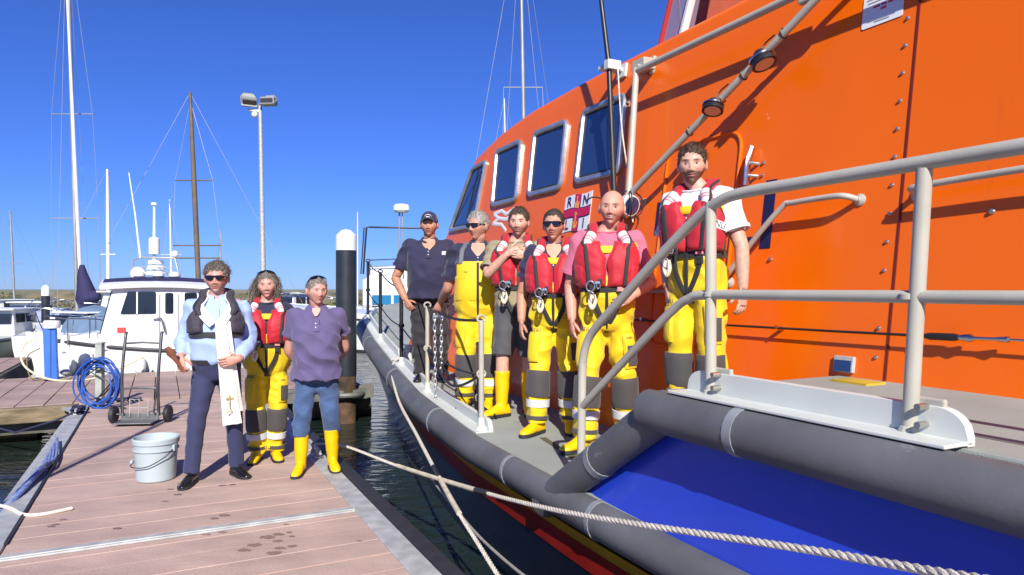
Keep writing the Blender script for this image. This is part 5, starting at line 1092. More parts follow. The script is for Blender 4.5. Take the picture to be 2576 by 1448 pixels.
    if sp.get('beard'):
        x, y, z = ICO[:,0], ICO[:,1], ICO[:,2]; phi = np.arctan2(np.abs(x), -y); bx, bz = hv[:,0], hv[:,2]
        mk = np.minimum(np.minimum(-.040-bz + .05*np.clip(phi-.65, 0, .9), 1.5-phi), (np.hypot(bx/.024, (bz+.0635)/.0115)-1)*.02); mk = np.where((np.abs(bx) < .03) & (bz > -.0535), np.minimum(mk, -.0475-bz+.0), mk)
        rs = np.random.RandomState(seed); nz = sum(np.sin(hv @ (rs.normal(size=3)*w_)) for w_ in (150,220,300))/3; no = hv/np.linalg.norm(hv, axis=1)[:,None]; off = np.where(mk > 0, (.0022+.0045*sst(0, .02, mk)*sp['beard'])*(1+.5*nz), -.003); pv = hv+no*off[:,None]; keep = [f for f in ICOF if max(mk[list(f)]) > 0]; used = sorted({i for f in keep for i in f}); idx_ = np.full(len(hv), -1); idx_[used] = range(len(used)); mb = MB(); mb.add([HM @ Vector(pv[i]) for i in used], [tuple(int(idx_[i]) for i in f) for f in keep]); ob('beard', mb, mat('beard_%s' % sp['hn'], sp.get('beardc', sp.get('hair')), .75, var=.4, vs=90, bump=.6, bs=220))
    if sp.get('shades') or sp.get('shades_up'):
        def gl(x, z): 
            p = Vector((x, -(.1085-4.6*x*x), z))
            if sp.get('shades_up'): p = Matrix.Rotation(D2(-62), 3, 'X') @ (p + Vector((0,-.006,0))) + Vector((0,.0,.022))
            return HM @ p
        xs = np.linspace(-.069, .069, 25); tp = []; bt = []
        for v_ in np.linspace(0, 1, 5):
            r1, r2 = [], []
            for x in xs:
                ax_ = abs(x); zt = .0215 - .05*max(0, ax_-.04); zb = np.interp(ax_, [0,.008,.014,.03,.05,.069], [.013,.008,-.008,-.015,-.011,.004]); z = zb+(zt-zb)*v_; p = gl(x, z); q = gl(x*.98, z); r1.append(p); r2.append(p*.97+HC*.03)
            tp.append(r1); bt.append(r2)
        mb = MB(); mb.slab(tp, bt); SG_ = ob('sunglasses', mb, F_lens)
        for sd in (-1, 1): mb = MB(); mb.tube([gl(sd*.068,.012), (HM @ Vector((sd*.079,-.02,.012))) if not sp.get('shades_up') else HM @ Vector((sd*.083,-.01,.075)), (HM @ Vector((sd*.079,.02,.010))) if not sp.get('shades_up') else HM @ Vector((sd*.081,.025,.05))], .003, 6, flat=1.6); ob('temple', mb, F_lens, SG_)
    if sp.get('cap'):
        msk = hairmask(hv, .045, .03, -.012); no = hv - np.array([0,.01,-.02]); no /= np.linalg.norm(no, axis=1)[:,None]; pv = hv + no*np.where(msk > 0, .010+.012*sst(.02, .1, msk), -.002)[:,None]; keep = [f for f in ICOF if max(msk[list(f)]) > 0]; used = sorted({i for f in keep for i in f}); idx_ = np.full(len(hv), -1); idx_[used] = range(len(used)); mb = MB(); mb.add([HM @ Vector(pv[i]) for i in used], [tuple(int(idx_[i]) for i in f) for f in keep]); CP = ob('cap', mb, F_navy)
        tp = [[HM @ Vector((.070*math.sin(a)*(1-.12*r), -.088*math.cos(a)*1.0 - r*.075*math.cos(a)**.6, .045 - .014*r + .022*math.cos(a) - .0*r - .012*(1-math.cos(a)))) for a in np.linspace(-1.25, 1.25, 15)] for r in np.linspace(0, 1, 6)]
        mb = MB(); mb.slab(tp, [[p - Vector((0,0,.005)) for p in r] for r in tp]); ob('visor', mb, F_navy, CP)
        mb = MB(); mb.tube([HM @ Vector((.034*math.sin(a), -.104+.010*abs(a)**2, .066+.028*math.cos(a))) for a in np.linspace(-1.25, 1.25, 11)], .0032, 6); mb.tube([HM @ Vector((x, -.111+.2*x*x*20, .070+.004*math.sin(x*300))) for x in np.linspace(-.018,.018,7)], .0045, 6); ob('cap_badge', mb, M_fw, CP)
    # ---- trousers
    tr = sp['trousers']; LG = {}
    rad = {'salopette': [.104,.100,.093,.088,.090,.086,.084], 'trousers': [.098,.094,.080,.074,.068,.064,.066], 'jeans': [.108,.102,.090,.085,.082,.080,.078], 'shorts': [.102,.100,.096,.094,.09,.09,.09], 'black': [.106,.104,.092,.086,.078,.074,.076]}[tr['kind']]
    mb = MB(); ztop = tr.get('top', 1.05)
    if sp.get('female'): rad = [r*.95 for r in rad]
    for sd in (-1, 1):
        hip, kk, an, fa = legs[sd]; end = an + Vector((0,.005,tr.get('hem', .0)))
        fl = limb([hip+Vector((0,0,.03)), hip*.72+kk*.28, hip*.3+kk*.7, kk, kk*.65+end*.35, kk*.25+end*.75, end], [(r*(1+(wf-1)*.5), r*1.04) for r in rad]); LG[sd] = fl
        mb.loft(fl.rings(0, 1 if tr['kind'] != 'shorts' else .50, 26, 20))
    mb.loft(T.rings(.82, ztop, 12, 26, tr.get('off', .012)))
    TR = ob('trousers' if tr['kind'] != 'shorts' else 'shorts', remesh(mb, .011, 5, tr.get('amp', .011), 19, (.6,.6,1.1), seed), tr['m'])
    if tr['kind'] == 'salopette':
        for sd in (-1, 1):
            fl = LG[sd]; fr = 90
            mb = patch(fl, .515, .75, 5, 178, .006, .006, 10, 14, 8); ob('knee_patch', mb, F_dark, TR)
            mb = cuff(fl, .775, .84, .008); ob('reflective_band', mb, F_refl, TR)
            mb = cuff(fl, .915, .945, .006); ob('ankle_strap', mb, F_dark, TR)
            mb = patch(fl, .17, .44, 20 if sd > 0 else 95, 85 if sd > 0 else 160, .014, .006, 9, 9, 6); PK = ob('leg_pocket', mb, F_yel, TR)
            if sd < 0: continue
            mb = patch(fl, .26, .415, 30 if sd > 0 else 105, 72 if sd > 0 else 145, .004, .021, 7, 7, 8); ob('pocket_panel', mb, F_dark, PK)
        if tr.get('bib'):
            mb = patch(T, .98, tr['bib'], lambda f: 165-f*20, lambda f: 15+f*20, .004, .019, 14, 20, 10, .02); BB = ob('bib', mb, F_yel, TR)
            mb = patch(T, .86, tr['bib']-.01, 91.6, 88.4, .002, .026, 16, 3, 10, .006); ob('zip', mb, F_blk, BB)
            for sd in (-1, 1):
                a = 90 - sd*38; pts = [T.pt(tr['bib']-.02, D2(a), .026)] + [T.pt(z, D2(90-sd*an_), .024) for z, an_ in ((1.38,36),(1.44,36))] + [Vector((sd*.095+sw, -.015, 1.505)), Vector((sd*.085+sw, .06, 1.49)), Vector((sd*.06+sw, .12, 1.35))]
                mb = MB(); mb.tube(cr(pts, 5), .020, 8, flat=.25, up=(0,-1,.6)); ob('brace', mb, cloth('brace_grey', (.12,.13,.15), .7), TR)
            t1 = text_mb('RNLI', .034, .0008)
            q = MB(); q.add([T.pt(1.235+v[1], D2(90-24)-v[0]/.17, .033+v[2]) for v in t1.v], t1.f); ob('lettering', q, F_dark, BB, smooth=False)
            t1 = text_mb('HH', .022, .0008); q = MB(); q.add([T.pt(1.235+v[1], D2(90+24)-v[0]/.17, .033+v[2]) for v in t1.v], t1.f); ob('lettering', q, F_dark, BB, smooth=False)
        if not tr.get('bib'): mb = patch(T, .83, 1.12, 91.5, 88.5, .002, .030, 14, 3, 10, .012); ob('zip', mb, F_blk, TR)
        t1 = text_mb('RNLI', .034, .0008); q = MB(); q.add([LG[-1].pt(.155-v[1]*1.15, D2(112)-v[0]/.11, .021+v[2]) for v in t1.v], t1.f); ob('lettering', q, F_dark, TR, smooth=False)
        t1 = text_mb('HH', .03, .0008); q = MB(); q.add([LG[1].pt(.20-v[1]*1.15, D2(62)-v[0]/.11, .023+v[2]) for v in t1.v], t1.f); ob('lettering', q, F_dark, TR, smooth=False)
    elif tr['kind'] in ('trousers', 'jeans', 'black'):
        if not tr.get('nobelt'): mb = cuff(T, ztop-.045, ztop-.008, tr.get('off', .012)+.004); ob('belt', mb, F_blk, TR)
        for sd in (-1, 1): mb = patch(T, .87, .97, 90-sd*60, 90-sd*42, .003, tr.get('off', .012)+.002, 7, 5, 4); ob('pocket', mb, tr['m'], TR)
    # ---- shirt with sleeves
    st = sp['shirt']; mb = MB(); mb.loft([[p + Vector((0,0,min(0, z-.95))) for p in T.ring(max(z, .95), 26, lambda_off(st)+st.get('flare', 0)*max(0, min(1, (1.1-z)/.25)))] for z in np.linspace(st.get('hem', .90), 1.49, 20)])
    for sd in (-1, 1):
        lf, a, path = arms[sd]; ke = st.get('sleeve', .36); R = []
        for f in np.linspace(0, 1, 14):
            kq = .0+ke*f; b_ = st.get('sw', .014) + (.012*f if ke < .6 else .004)
            R.append(lf.ring(kq, 16, b_ + (0 if kq < .75 else -.006*(kq-.75)/.25)))
        mb.loft(R)
    SH = ob('shirt', remesh(mb, .010, 5, st.get('amp', .011), 17, (.8,.6,.7), seed+9), st['m'])
    if st.get('collar'):
        for sd in (-1, 1):
            tp = []
            for f in np.linspace(0, 1, 9):
                a = D2(90-sd*(12+168*f)); base = Vector((sw,.006,1.485+.03*min(1, f*1.6))) + Vector((.074*math.cos(a), -.072*math.sin(a), 0)); hgt = .040*(1-.2*f)
                tp.append([base + Vector((-.010*math.cos(a), .010*math.sin(a), hgt*.55)), base + Vector((.006*math.cos(a), -.006*math.sin(a), hgt*.45)), base + Vector((.034*math.cos(a), -.036*math.sin(a)-.004*(1-f), -.012-.035*(1-f)**2))])
            mb = MB(); mb.slab(tp, [[p - Vector((0,0,.006)) for p in r] for r in tp]); ob('collar', mb, st.get('cm', st['m']), SH)
        mb = patch(T, 1.29, 1.40, 95, 85, .002, st.get('off', .014)+.002, 10, 4, 8); ob('placket', mb, st['m'], SH)
        if st.get('vneck', 1): mb = patch(T, 1.50-.125*st.get('vneck', 1), 1.50, lambda f: 90+1+24*f*st.get('vneck', 1), lambda f: 90-1-24*f*st.get('vneck', 1), .001, st.get('off', .014)+.004, 10, 7, 8, .012); ob('open_neck', mb, F_neck(sp), SH)
        for z in (1.36, 1.325): mb = MB(); mb.ball(T.pt(z, D2(90), st.get('off', .014)+.007), (.006,.003,.006), 8); ob('button', mb, M_fw, SH)
    else:
        mb = MB(); mb.tube([T.pt(1.482+.012*abs(math.cos(a)), a, .012) for a in np.linspace(0, 6.283, 25)[:-1]], .007, 6, closed=True); ob('neck_band', mb, st['m'], SH)
    if ke < .6:
        for sd in (-1, 1):
            lf = arms[sd][0]; b_ = st.get('sw', .014)+.012; mb = cuff(lf, ke-.028, ke+.004, b_+.003, 18); ob('cuff', mb, st['m'], SH)
    # ---- boots or shoes
    bt = sp['boots']
    for sd in (-1, 1):
        hip, kk, an, fa = legs[sd]; Rz = Matrix.Rotation(D2(fa), 3, 'Z'); mb = MB(); tall = bt.get('top', .38)
        sh_ = bt.get('shoe', False)
        prof = ((.082,.026,.05),(.066,.038,.105),(.02,.041,.12),(-.05,.042,.105),(-.11,.049,.078),(-.165,.046,.062),(-.20,.034,.05),(-.215,.016,.035)) if not sh_ else ((.078,.026,.05),(.062,.036,.085),(.02,.037,.088),(-.05,.038,.085),(-.11,.046,.062),(-.165,.042,.05),(-.205,.030,.042),(-.222,.014,.03))
        R = [[an*1.0 + Rz @ Vector((w_*math.cos(a), y_, 0)) + Vector((0,0, max(.014, h_/2+h_/2*math.sin(a)) - .08 + 0)) for a in np.linspace(0, 6.283, 17)[:-1]] for y_, w_, h_ in prof]; mb.loft(R)
        if not sh_:
            d_ = (kk-an).normalized(); dz = (tall-.08)/d_.z
            fl = limb([an+Vector((0,.012,-.04)), an+Vector((0,.012,.02)), an+d_*dz*.35+Vector((0,.008,0)), an+d_*dz*.7+Vector((0,.006,0)), an+d_*dz+Vector((0,.004,0))], [.045,.05,.058,.064,.068]); mb.loft(fl.rings(0, 1, 12, 18))
        BT = ob('boot' if not sh_ else 'shoe', remesh(mb, .0085, 3, .002 if not sh_ else 0, 20, (.5,.5,1), seed+sd), bt['m'])
        mb = MB(); out = [an + Rz @ Vector((p[0], p[1], -.08)) for p in round_poly([Vector((-.030,.09,0)),Vector((.030,.09,0)),Vector((.044,.02,0)),Vector((.046,-.05,0)),Vector((.053,-.12,0)),Vector((.045,-.19,0)),Vector((.0,-.228,0)),Vector((-.045,-.19,0)),Vector((-.053,-.12,0)),Vector((-.046,-.05,0)),Vector((-.044,.02,0))], .05, 3)]
        mb.prism(out, (0,0,.024)); ob('sole', mb, F_sole, BT)
        if sh_:
            mb = MB(); mb.tube([an + Rz @ Vector((x, -.045-.012*j, .02)) for j, x in ((0,-.022),(0,.022),(1,-.02),(1,.02),(2,-.018),(2,.018))], .003, 5); ob('laces', mb, F_blk, BT)
    # ---- life jacket
    lj = sp.get('jacket')
    if lj:
        m = lj['m']; th = lj.get('thick', .036); zl, zh = lj.get('z0', 1.11), 1.42; o_ = .032; J = None
        for sd in (-1, 1):
            mb = patch(T, zl, zh, lambda f: 90-sd*(lj.get('in', .6)+11*max(0, (f-.62)/.38)), lambda f: 90-sd*(lj.get('out', 80)-36*max(0, (f-.42)/.58)**1.3), th, o_, 22, 18, 8, .03)
            me = mb.mesh('lobe'); folds(me, .0035, 34, (1,1,1), seed+sd); L_ = ob('jacket_lobe', me, m); J = J or L_
            e = MB(); ins = [T.pt(zl+(zh-zl)*f, D2(90-sd*(lj.get('out', 80)+1-36*max(0, (f-.42)/.58)**1.3)), o_+.012) for f in np.linspace(.0, 1, 10)]; e.tube(ins, .008, 6); ob('edge_trim', e, F_blk, L_)
            if not lj.get('plain'):
                mb = MB(); mb.tube([T.pt(z_, D2(90-sd*(26+4*(z_-zl)/.3)), o_+th*.98+.004) for z_ in np.linspace(zl+.01, zh-.02, 9)], .014, 6, flat=.35, up=(0,-1,0)); ob('shoulder_strap', mb, F_blk, L_)
                mb = patch(T, zl+.035, zl+.15, 90-sd*(38), 90-sd*(68), .010, o_+th*.86, 8, 8, 6, .01); ob('jacket_pocket', mb, m, L_)
        cx = [T.pt(1.34, D2(90+24), .045), T.pt(1.40, D2(90+31), .048), Vector((-.098+sw,-.075,1.475)), Vector((-.100+sw,.0,1.518)), Vector((-.075+sw,.075,1.538)), Vector((0+sw,.104,1.545)), Vector((.075+sw,.075,1.538)), Vector((.100+sw,.0,1.518)), Vector((.098+sw,-.075,1.475)), T.pt(1.40, D2(90-31), .048), T.pt(1.34, D2(90-24), .045)]
        pth = cr(cx, 5); n_ = len(pth); mb = MB(); mb.tube(pth, [lj.get('cr', .036)*(.55+.45*min(1, 6*min(i, n_-1-i)/n_)) for i in range(n_)], 14); me = mb.mesh('collar'); folds(me, .002, 30, (1,1,1), seed); ob('jacket_collar', me, m)
        if not lj.get('plain'):
            rc = lambda i: lj.get('cr', .036)*(.55+.45*min(1, 6*min(i, n_-1-i)/n_))
            for I in (range(4, 10), range(n_-10, n_-4)):
                mb = MB(); mb.tube([pth[i] for i in I], [rc(i)+.003 for i in I], 14); RP = ob('reflective_patch', mb, F_refl)
                for i in (I[2], I[3]): mb = MB(); mb.tube([pth[i]*.75+pth[i-1]*.25, pth[i]*.75+pth[i+1]*.25], rc(i)+.0055, 14); ob('pink_stripe', mb, F_pinkst, RP)
        mb = MB(); mb.tube([p + Vector((math.copysign(.028, p.x-sw) if abs(p.x-sw) > .02 else 0, -.008, .016)) for p in pth], .010, 6); ob('collar_trim', mb, F_blk)
        mb = cuff(T, zl-.035, zl+.008, .026, 30); ob('waist_belt', mb, F_blk)
        if not lj.get('plain'):
            c = T.pt(zl+.01, D2(90+lj.get('bo', 14)), .085); mb = MB(); mb.box(c, (.075,.035,.06)); mb.box(c+Vector((.03,-.015,.02)), (.03,.03,.05)); BK_ = ob('buckle', mb, F_blk, bevel=.008)
            mb = MB(); mb.tube([c + Vector((-.03+.028*math.cos(a), -.028, -.005+.034*math.sin(a))) for a in np.linspace(0, 6.283, 15)[:-1]], .0055, 6, closed=True); mb.tube([c + Vector((-.02+.016*math.cos(a), -.03, -.075+.03*math.sin(a))) for a in np.linspace(0, 6.283, 13)[:-1]], .005, 6, closed=True); mb.tube([c + Vector((.022+.012*math.cos(a), -.036, .0+.02*math.sin(a))) for a in np.linspace(0, 6.283, 13)[:-1]], .004, 6, closed=True); mb.box(c+Vector((.015,-.03,.02)), (.03,.012,.018)); ob('carabiner', mb, F_buckle, BK_)
            mb = MB(); mb.tube(cr([c+Vector((-.02,-.02,-.06)), c+Vector((-.035,-.02,-.11)), c+Vector((-.02,-.015,-.15)), c+Vector((.0,-.02,-.11)), c+Vector((-.01,-.02,-.06))], 5), .013, 7); ob('lanyard', mb, F_cream, BK_)
            for sd in (-1, 1):
                pts = [T.pt(zl-.02, D2(90-sd*24), .030), T.pt(1.0, D2(90-sd*19), .030), T.pt(.92, D2(90-sd*10), .028), Vector((sd*.012, T.pt(.86, D2(90), .022).y, .855)), Vector((sd*.01, -.06, .80))]
                mb = MB(); mb.tube(cr(pts, 5), .017, 8, flat=.22, up=(0,-1,.15)); ob('crotch_strap', mb, F_blk)
                if sd > 0: mb = MB(); mb.box(pts[0]+Vector((0,-.006,-.03)), (.045,.016,.05)); ob('strap_buckle', mb, F_blk, bevel=.005); mb = MB(); mb.box(pts[0]+Vector((0,-.008,.012)), (.05,.016,.018)); ob('red_tab', mb, F_pinkst, bevel=.004)
            # yellow bladder tab at the throat and side panel
            mb = patch(T, 1.335, 1.385, 101, 79, .006, .024, 6, 6, 4); ob('yellow_throat_panel', mb, F_yel)
            mb = patch(T, 1.24, 1.41, lambda f: 90-58+10*f, lambda f: 90-84+16*f, .012, .030, 8, 6, 4, .02); ob('yellow_side_panel', mb, F_yel)
            if lj.get('rnli'):
                tl = D2(lj.get('rt', -14)); zc, ac = lj.get('rz', 1.255), D2(lj.get('ra', 40)); R_ = .20
                def sm(x, y, off): return T.pt(zc + y*math.cos(tl) + x*math.sin(tl), ac - (x*math.cos(tl)-y*math.sin(tl))/R_, o_+th*.96+off)
                out = round_poly([Vector((-.075,-.022,0)),Vector((.075,-.022,0)),Vector((.075,.022,0)),Vector((-.075,.022,0))], .012, 3)
                mb = MB(); xs = np.linspace(-.075,.075,12); mb.slab([[sm(x, y, .008) for x in xs] for y in (-.022,0,.022)], [[sm(x, y, -.01) for x in xs] for y in (-.022,0,.022)]); NB = ob('name_patch', mb, M_fw)
                t1 = text_mb('RNLI', .050, .0008); q = MB(); q.add([sm(v[0], v[1], .0095+v[2]) for v in t1.v], t1.f); ob('lettering', q, F_dark, NB, smooth=False)
    return P, T, LG, arms, ob
def lambda_off(st): return st.get('off', .014)
def F_neck(sp): return mat('neck_skin_%.2f' % sp.get('skin', (.56,.31,.22))[0], sp.get('skin', (.56,.31,.22)), .5)
# ------------------------------------------------------------------ the nine people
def wpos(u, Y, z): return Vector(((u-1288)/1770*Y, Y, z))
F_ltblue = cloth('shirt_light_blue', srgb(158,180,226), .8, var=.06); F_navyt = cloth('trousers_navy', (.025,.03,.09), .8); F_purple = cloth('polo_purple', srgb(92,82,122), .85); F_jean = cloth('denim', (.06,.115,.26), .85, var=.45, vs=9)
F_khaki = cloth('shirt_khaki', srgb(146,136,108)); F_short = cloth('shorts_grey', (.07,.07,.075)); F_pink = cloth('shirt_pink', srgb(206,104,132)); F_whitet = cloth('shirt_white', (.74,.74,.78)); F_blackt = cloth('trousers_black', (.02,.02,.024)); F_ljblack = cloth('vest_black', (.035,.028,.045), .7); F_shoe = mat('shoe_leather', (.008,.008,.009), .2, coat=.4)
SAL = dict(kind='salopette', m=F_yel, top=1.20, off=.022)
BOOT = dict(m=F_boot, top=.30); WEL = dict(m=F_boot, top=.385)
RED = dict(m=F_red)
def arm(el, wr, **k): return dict(el=el, wr=wr, **k)
dz = lambda p: deckz((p.dot(AXD)), (p.dot(AXN)))
# 1 clergyman with the stole
p1 = wpos(546, 5.80, 0)
P1, T1_, LG1, AR1, ob1 = person(p1, .34, 1.775, 'person in light blue shirt, black vest and long white stole holding a brush', dict(
    seed=11, hn='grey_dark', hair=(.16,.13,.11), hairstyle=1, hthick=.020, hlen=.045, hup=.5, mess=.8, comb=(.5,.4,.0), hl=.058, shades=True, skin=(0.58,0.31,0.24), smile=.45, wf=.99, belly=.075, face_w=1.08, jaw=.85, yaw=-6, pitch=2,
    arms=(arm((-.262,.09,1.15), (-.26,-.13,1.02), hd=(.10,-.35,-.8), pn=(.5,.6,-.2), th=(.5,-.6,.3), curl=1.1), arm((.265,.05,1.13), (.175,-.22,1.0), hd=(-1,-.12,-.22), pn=(0,1,0), th=(0,0,1), curl=.25)),
    feet=((-.185,-.10,-14), (.15,.06,26)), trousers=dict(kind='trousers', m=F_navyt, top=1.0, amp=.002), shirt=dict(m=F_ltblue, vneck=0, hem=.95, sleeve=.95, sw=.014, collar=True, off=.018, amp=.011), boots=dict(m=F_shoe, shoe=True),
    jacket=dict(m=F_ljblack, thick=.028, z0=1.21, plain=True, cr=.033, out=62, **{'in': 22})))
# stole: round the neck, crossing at the chest, one long end hanging
M_stole = cloth('stole_white', (.78,.77,.70), .8, var=.05)
def ribbon(ob, pts, wid, nrm, th, nm, m, par=None):
    tp, bt = [], []; n_ = len(pts)
    for i, p in enumerate(pts):
        t = (pts[min(i+1, n_-1)]-pts[max(i-1, 0)]).normalized(); w_ = t.cross(Vector(nrm[i] if isinstance(nrm, list) else nrm)).normalized()*(wid[i] if hasattr(wid, '__len__') else wid)/2; nn = w_.cross(t).normalized()
        fl = [(.006+.008*(nm == 'stole_end')*i/26)*math.sin(g*4.2+i*.12+.8) for g in (-1,-.5,0,.5,1)]
        tp.append([p+w_*g+nn*(th/2+f_) for g, f_ in zip((-1,-.5,0,.5,1), fl)]); bt.append([p+w_*g+nn*(-th/2+f_) for g, f_ in zip((-1,-.5,0,.5,1), fl)])
    mb = MB(); mb.slab(tp, bt); return ob(nm, mb, m, par)
S1 = None
for sd in (-1, 1):
    pts = [Vector((0,.10,1.545)), Vector((sd*.07,.075,1.545)), Vector((sd*.098,.01,1.525)), Vector((sd*.095,-.065,1.485)), T1_.pt(1.42, D2(90-sd*28), .045), T1_.pt(1.35, D2(90-sd*16), .05), T1_.pt(1.28, D2(88-sd*4), .055)]
    S1 = ribbon(ob1, cr(pts, 6), .07, [(sd*.2,.5,1)]*13+[(sd*.5,-.6,.8)]*12+[(0,-1,.1)]*12, .012, 'stole' if S1 is None else 'stole_half', M_stole, S1)
for (x0, x1, ln, w0, w1, o_) in ((.035,.125,.46,.075,.145,.058), (.075,.145,.56,.07,.12,.048)):
    zs = np.linspace(1.30, ln, 26); pts = []
    for z in zs:
        th = D2(90) - (x0+(x1-x0)*((1.30-z)/(1.30-ln)))/.17; yb = T1_.pt(max(z, .93), th, o_).y; x = x0+(x1-x0)*((1.30-z)/(1.30-ln))
        pts.append(Vector((x, yb + (.93-min(z, .93))*.06 + .006*math.sin(z*14), z)))
    ribbon(ob1, pts, list(np.linspace(w0, w1, 26)), (0,-1,0), .010, 'stole_end', M_stole, S1)
mb = MB(); xc = .035+.09*((1.30-.66)/(1.30-.46)); c = Vector((xc, T1_.pt(.93, D2(90)-xc/.17, .058).y + .27*.06 + .006*math.sin(.66*14) - .022, .66)); mb.box(c, (.012,.006,.10)); mb.box(c+Vector((0,0,.02)), (.06,.006,.012)); ob1('gold_cross', mb, mat('gold_thread', (.42,.32,.12), .5), S1)
mb = MB(); mb.tube([c+Vector((.02*math.sin(a*2), .001, -.07-.01*a)) for a in np.linspace(0, 3, 10)], .004, 5); ob1('gold_scroll', mb, mat('gold_thread', (.42,.32,.12), .5), S1)
# brush in his hand
hb = Matrix.Translation(p1) @ Matrix.Rotation(.34, 4, 'Z')
h0 = hb @ Vector((-.255,-.215,.955)); 
BR = thing('brush', h0, 'brown wooden brush held in the hand of the person with the stole', 'brush')
mb = MB(); a0, a1 = h0, h0 + Vector((-.085,-.04,.15)); mb.tube([a0+Vector((.03,.01,-.05)), a0, a0*.6+a1*.4, a0*.3+a1*.7, a1], [.010,.012,.018,.033,.016], 10, flat=.45, up=(.3,-1,0)); obj('handle', mb, mat('brush_wood', srgb(128,74,50), .55, var=.3, vs=14), BR)
mb = MB(); mb.tube([a0*.35+a1*.65+Vector((.012,.02,-.01)), a1+Vector((.012,.02,-.02))], [.028,.018], 10); obj('bristles', mb, mat('bristle', (.10,.06,.03), .9), BR)
# 2 woman in yellow and red
p2 = wpos(672, 6.42, 0)
P2, *_ = person(p2, .30, 1.715, 'person in red lifejacket and yellow waterproofs standing between two others on the pontoon', dict(
    seed=21, hn='grey_long', hair=(.22,.19,.16), hairstyle=1, long=True, hthick=.014, hlen=.04, hup=.1, mess=.35, comb=(.4,.3,-.6), hl=.06, hside=-.03, skin=(0.62,0.35,0.28), smile=1.0, female=True, wf=1.06, belly=.05, brow=.3, face_w=1.02, shades_up=True, roll=-3, yaw=-2,
    arms=(arm((-.27,.10,1.14), (-.22,.20,.93), curl=.6), arm((.33,.12,1.20), (.26,.26,1.0), curl=.6)), feet=((-.085,0,-12), (.075,.03,12)),
    trousers=SAL, shirt=dict(m=F_navy, hem=1.17, sleeve=.62, sw=.018), boots=BOOT, jacket=RED))
# 3 purple polo shirt
p3 = wpos(797, 6.02, 0)
P3, *_ = person(p3, .22, 1.66, 'person in purple polo shirt, blue jeans and yellow wellington boots', dict(
    seed=31, hn='grey_short', hair=(.25,.22,.19), hairstyle=1, hthick=.010, hlen=.022, hup=.4, mess=.4, comb=(.3,-.3,.2), hl=.058, shades_up=True, skin=(0.59,0.31,0.25), smile=.3, wf=1.02, belly=.08, face_w=1.08, jaw=.8, yaw=24, brow=.3,
    arms=(arm((-.255,.10,1.10), (-.17,.24,.95), r=1.05, curl=.8), arm((.25,.13,1.12), (.18,.25,.98), r=1.05, curl=.8)), feet=((-.14,-.04,-10), (.14,.05,12)),
    trousers=dict(kind='jeans', m=F_jean, nobelt=1, off=.004, top=.98, hem=.26, amp=.008), shirt=dict(m=F_purple, vneck=.6, flare=.016, hem=.85, sleeve=.40, sw=.022, collar=True, off=.020, amp=.015), boots=WEL))
# 4 navy polo and cap
p4 = wpos(1080, 8.0, 0); p4.z = dz(p4)
P4, T4, *_ , ob4 = person(p4, .06, 1.90, 'person in navy cap, navy polo shirt and black trousers at the bow rail', dict(
    seed=41, hn='dark', hair=(.06,.045,.035), hairstyle=1, hthick=.006, hlen=.01, locks=60, cap=True, skin=(0.52,0.26,0.17), arm_tint=(.95,.9,.85), smile=.2, wf=1.12, belly=.08, face_w=1.08, jaw=.85, yaw=-4, stubble=.2,
    arms=(arm((-.36,.02,1.09), (-.24,-.12,.86), r=1.12, hd=(.5,0,-.9), pn=(.4,.8,0), th=(.6,-.7,.2), curl=.7), arm((.36,.08,1.10), (.33,-.02,.86), r=1.1)), feet=((-.09,0,-8), (.12,.03,12)),
    trousers=dict(kind='black', m=F_blackt, nobelt=1, off=.008, top=1.0), shirt=dict(m=F_navy, flare=.015, hem=.87, sleeve=.42, sw=.024, collar=True, off=.024, amp=.010), boots=dict(m=F_shoe, shoe=True)))
mb = patch(T4, 1.325, 1.365, 58, 45, .002, .034, 5, 6, 8); LG_ = ob4('chest_badge', mb, M_fw); mb = MB(); mb.tube([T4.pt(1.345, D2(a), .038) for a in (57, 51, 46)], .004, 5); ob4('badge_red', mb, M_fr, LG_)
# 5 grey hair and bib
p5 = wpos(1203, 6.45, 0); p5.z = dz(p5)
g5 = Matrix.Rotation(-.03, 4, 'Z').inverted() @ (g0 + Vector((0,0,.02)) - p5); g5 = g5/(1.78/1.78)
P5, T5, *_ = person(p5, .03, 1.78, 'person in sunglasses, yellow bib and navy polo shirt reaching for the gate wire', dict(
    seed=51, hn='silver', hair=(.42,.40,.36), hairstyle=1, hthick=.018, hlen=.035, hup=.7, mess=.6, comb=(.2,.2,.8), hl=.060, shades=True, skin=(0.54,0.28,0.20), smile=.5, wf=1.08, belly=.05, yaw=-38, brow=.3,
    arms=(arm(tuple(Vector((-.24,.06,1.22))*.75+Vector((g5.x,g5.y,g5.z))*.25 + Vector((0,-.05,-.04))), tuple(g5+Vector((.05,-.05,.10))), r=1.08, hd=(-.4,.3,-.9), pn=(-.2,.9,.2), th=(.5,-.3,0), curl=1.0), arm((.28,.08,1.12), (.24,-.04,.90))), feet=((-.11,.04,-16), (.10,-.06,-6)),
    trousers=dict(SAL, bib=1.325), shirt=dict(m=F_navy, hem=1.17, sleeve=.44, sw=.020, collar=True), boots=BOOT))
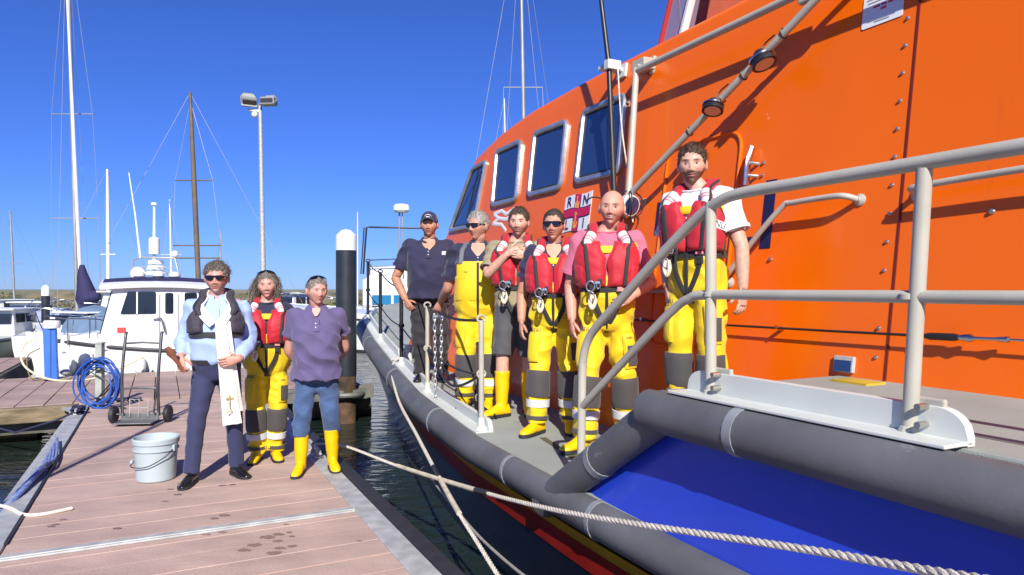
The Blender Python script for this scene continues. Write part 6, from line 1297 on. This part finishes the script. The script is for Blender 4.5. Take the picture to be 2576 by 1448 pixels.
# 6 khaki shirt, shorts and boots
p6 = wpos(1300, 6.10, 0); p6.z = dz(p6)
P6, *_ = person(p6, -.05, 1.785, 'person with folded arms in red lifejacket, grey shorts and yellow wellington boots', dict(
    seed=61, hn='brown_short', hair=(.075,.05,.035), hairstyle=1, hthick=.016, hlen=.03, hup=.5, mess=.5, comb=(.5,-.1,.3), hl=.060, skin=(0.64,0.38,0.29), smile=.25, wf=1.04, yaw=-8, stubble=.55, hx=.02,
    arms=(arm((-.25,-.12,1.20), (-.06,-.225,1.385), hd=(.9,-.1,.2), pn=(.2,1,0), th=(.2,0,1), curl=.5), arm((.27,-.10,1.18), (.10,-.24,1.36), hd=(-.95,-.1,.15), pn=(0,1,0), th=(0,0,1), curl=.5)), feet=((-.125,-.10,-52), (.10,.0,8)),
    trousers=dict(kind='shorts', m=F_short, top=1.04, amp=.007), shirt=dict(m=F_khaki, hem=.93, sleeve=.42, sw=.02), boots=WEL, jacket=RED))
# 7 sunglasses
p7 = wpos(1394, 5.42, 0); p7.z = dz(p7)
P7, *_ = person(p7, -.10, 1.705, 'person in dark sunglasses, red lifejacket and yellow trousers below the flag sign', dict(
    seed=71, hn='dark_short', hair=(.045,.032,.026), hairstyle=1, hthick=.009, hlen=.018, hup=.5, mess=.4, comb=(.2,-.2,.5), hl=.066, shades=True, skin=(0.53,0.28,0.19), smile=.6, wf=.97, belly=.04, yaw=-8,
    arms=(arm((-.265,.05,1.10), (-.26,-.05,.88), hd=(-.02,-.1,-1), pn=(.8,.3,0), th=(.3,-.9,0), curl=.4), arm((.27,.05,1.14), (.19,-.17,1.02), hd=(-.2,-.2,-.9), pn=(-.3,.8,0), th=(-.8,-.2,0), curl=.5)), feet=((-.13,-.10,-32), (.13,.0,2)),
    trousers=SAL, shirt=dict(m=F_navy, hem=1.17, sleeve=.40, sw=.02, collar=True), boots=BOOT, jacket=dict(RED, rnli=True, ra=14, rz=1.25, rt=-20)))
# 8 bald
p8 = wpos(1527, 4.88, 0); p8.z = dz(p8)
P8, *_ = person(p8, -.14, 1.775, 'person in pink shirt, red lifejacket and yellow trousers on the lifeboat deck', dict(
    seed=81, hn='none', hair=(.20,.13,.08), skin=(0.62,0.32,0.24), smile=1.0, wf=.97, belly=.03, yaw=-6, roll=4, stubble=.25, hx=.035, face_w=1.02,
    arms=(arm((-.26,.06,1.12), (-.24,-.05,.88), hd=(.05,-.1,-1), pn=(.8,.3,0), th=(.3,-.9,0), curl=.5), arm((.30,.04,1.14), (.18,-.18,1.06), r=1.05, hd=(-.8,-.3,-.4), pn=(0,1,0), th=(0,0,1), curl=.4)), feet=((-.15,-.12,-46), (.13,.05,0)),
    trousers=SAL, shirt=dict(m=F_pink, hem=1.17, sleeve=.44, sw=.022), boots=BOOT, jacket=RED))
# 9 bearded, white shirt
p9 = wpos(1755, 4.22, .70)
P9, *_ = person(p9, -.74, 1.725, 'person in white shirt, red lifejacket and yellow trousers standing behind the guard rail', dict(
    seed=91, hn='brown_tousled', hair=(.07,.032,.016), hairstyle=1, hthick=.015, hlen=.035, hup=.4, mess=.5, comb=(.4,-.1,.5), hl=.058, skin=(0.62,0.37,0.28), smile=.05, wf=.95, yaw=24, pitch=4, stubble=.8, beardc=(.17,.075,.04), brow=.9, hx=-.02,
    arms=(arm((-.26,.06,1.13), (-.20,-.02,.90)), arm((.285,.0,1.13), (.305,-.03,.88), hd=(.0,-.1,-1), pn=(-.8,.2,0), th=(0,-1,0), curl=.45)), feet=((-.10,0,-10), (.10,.02,10)),
    trousers=SAL, shirt=dict(m=F_whitet, hem=1.17, sleeve=.42, sw=.024), boots=BOOT, jacket=dict(RED, rnli=True, ra=36, rz=1.265, rt=-16)))
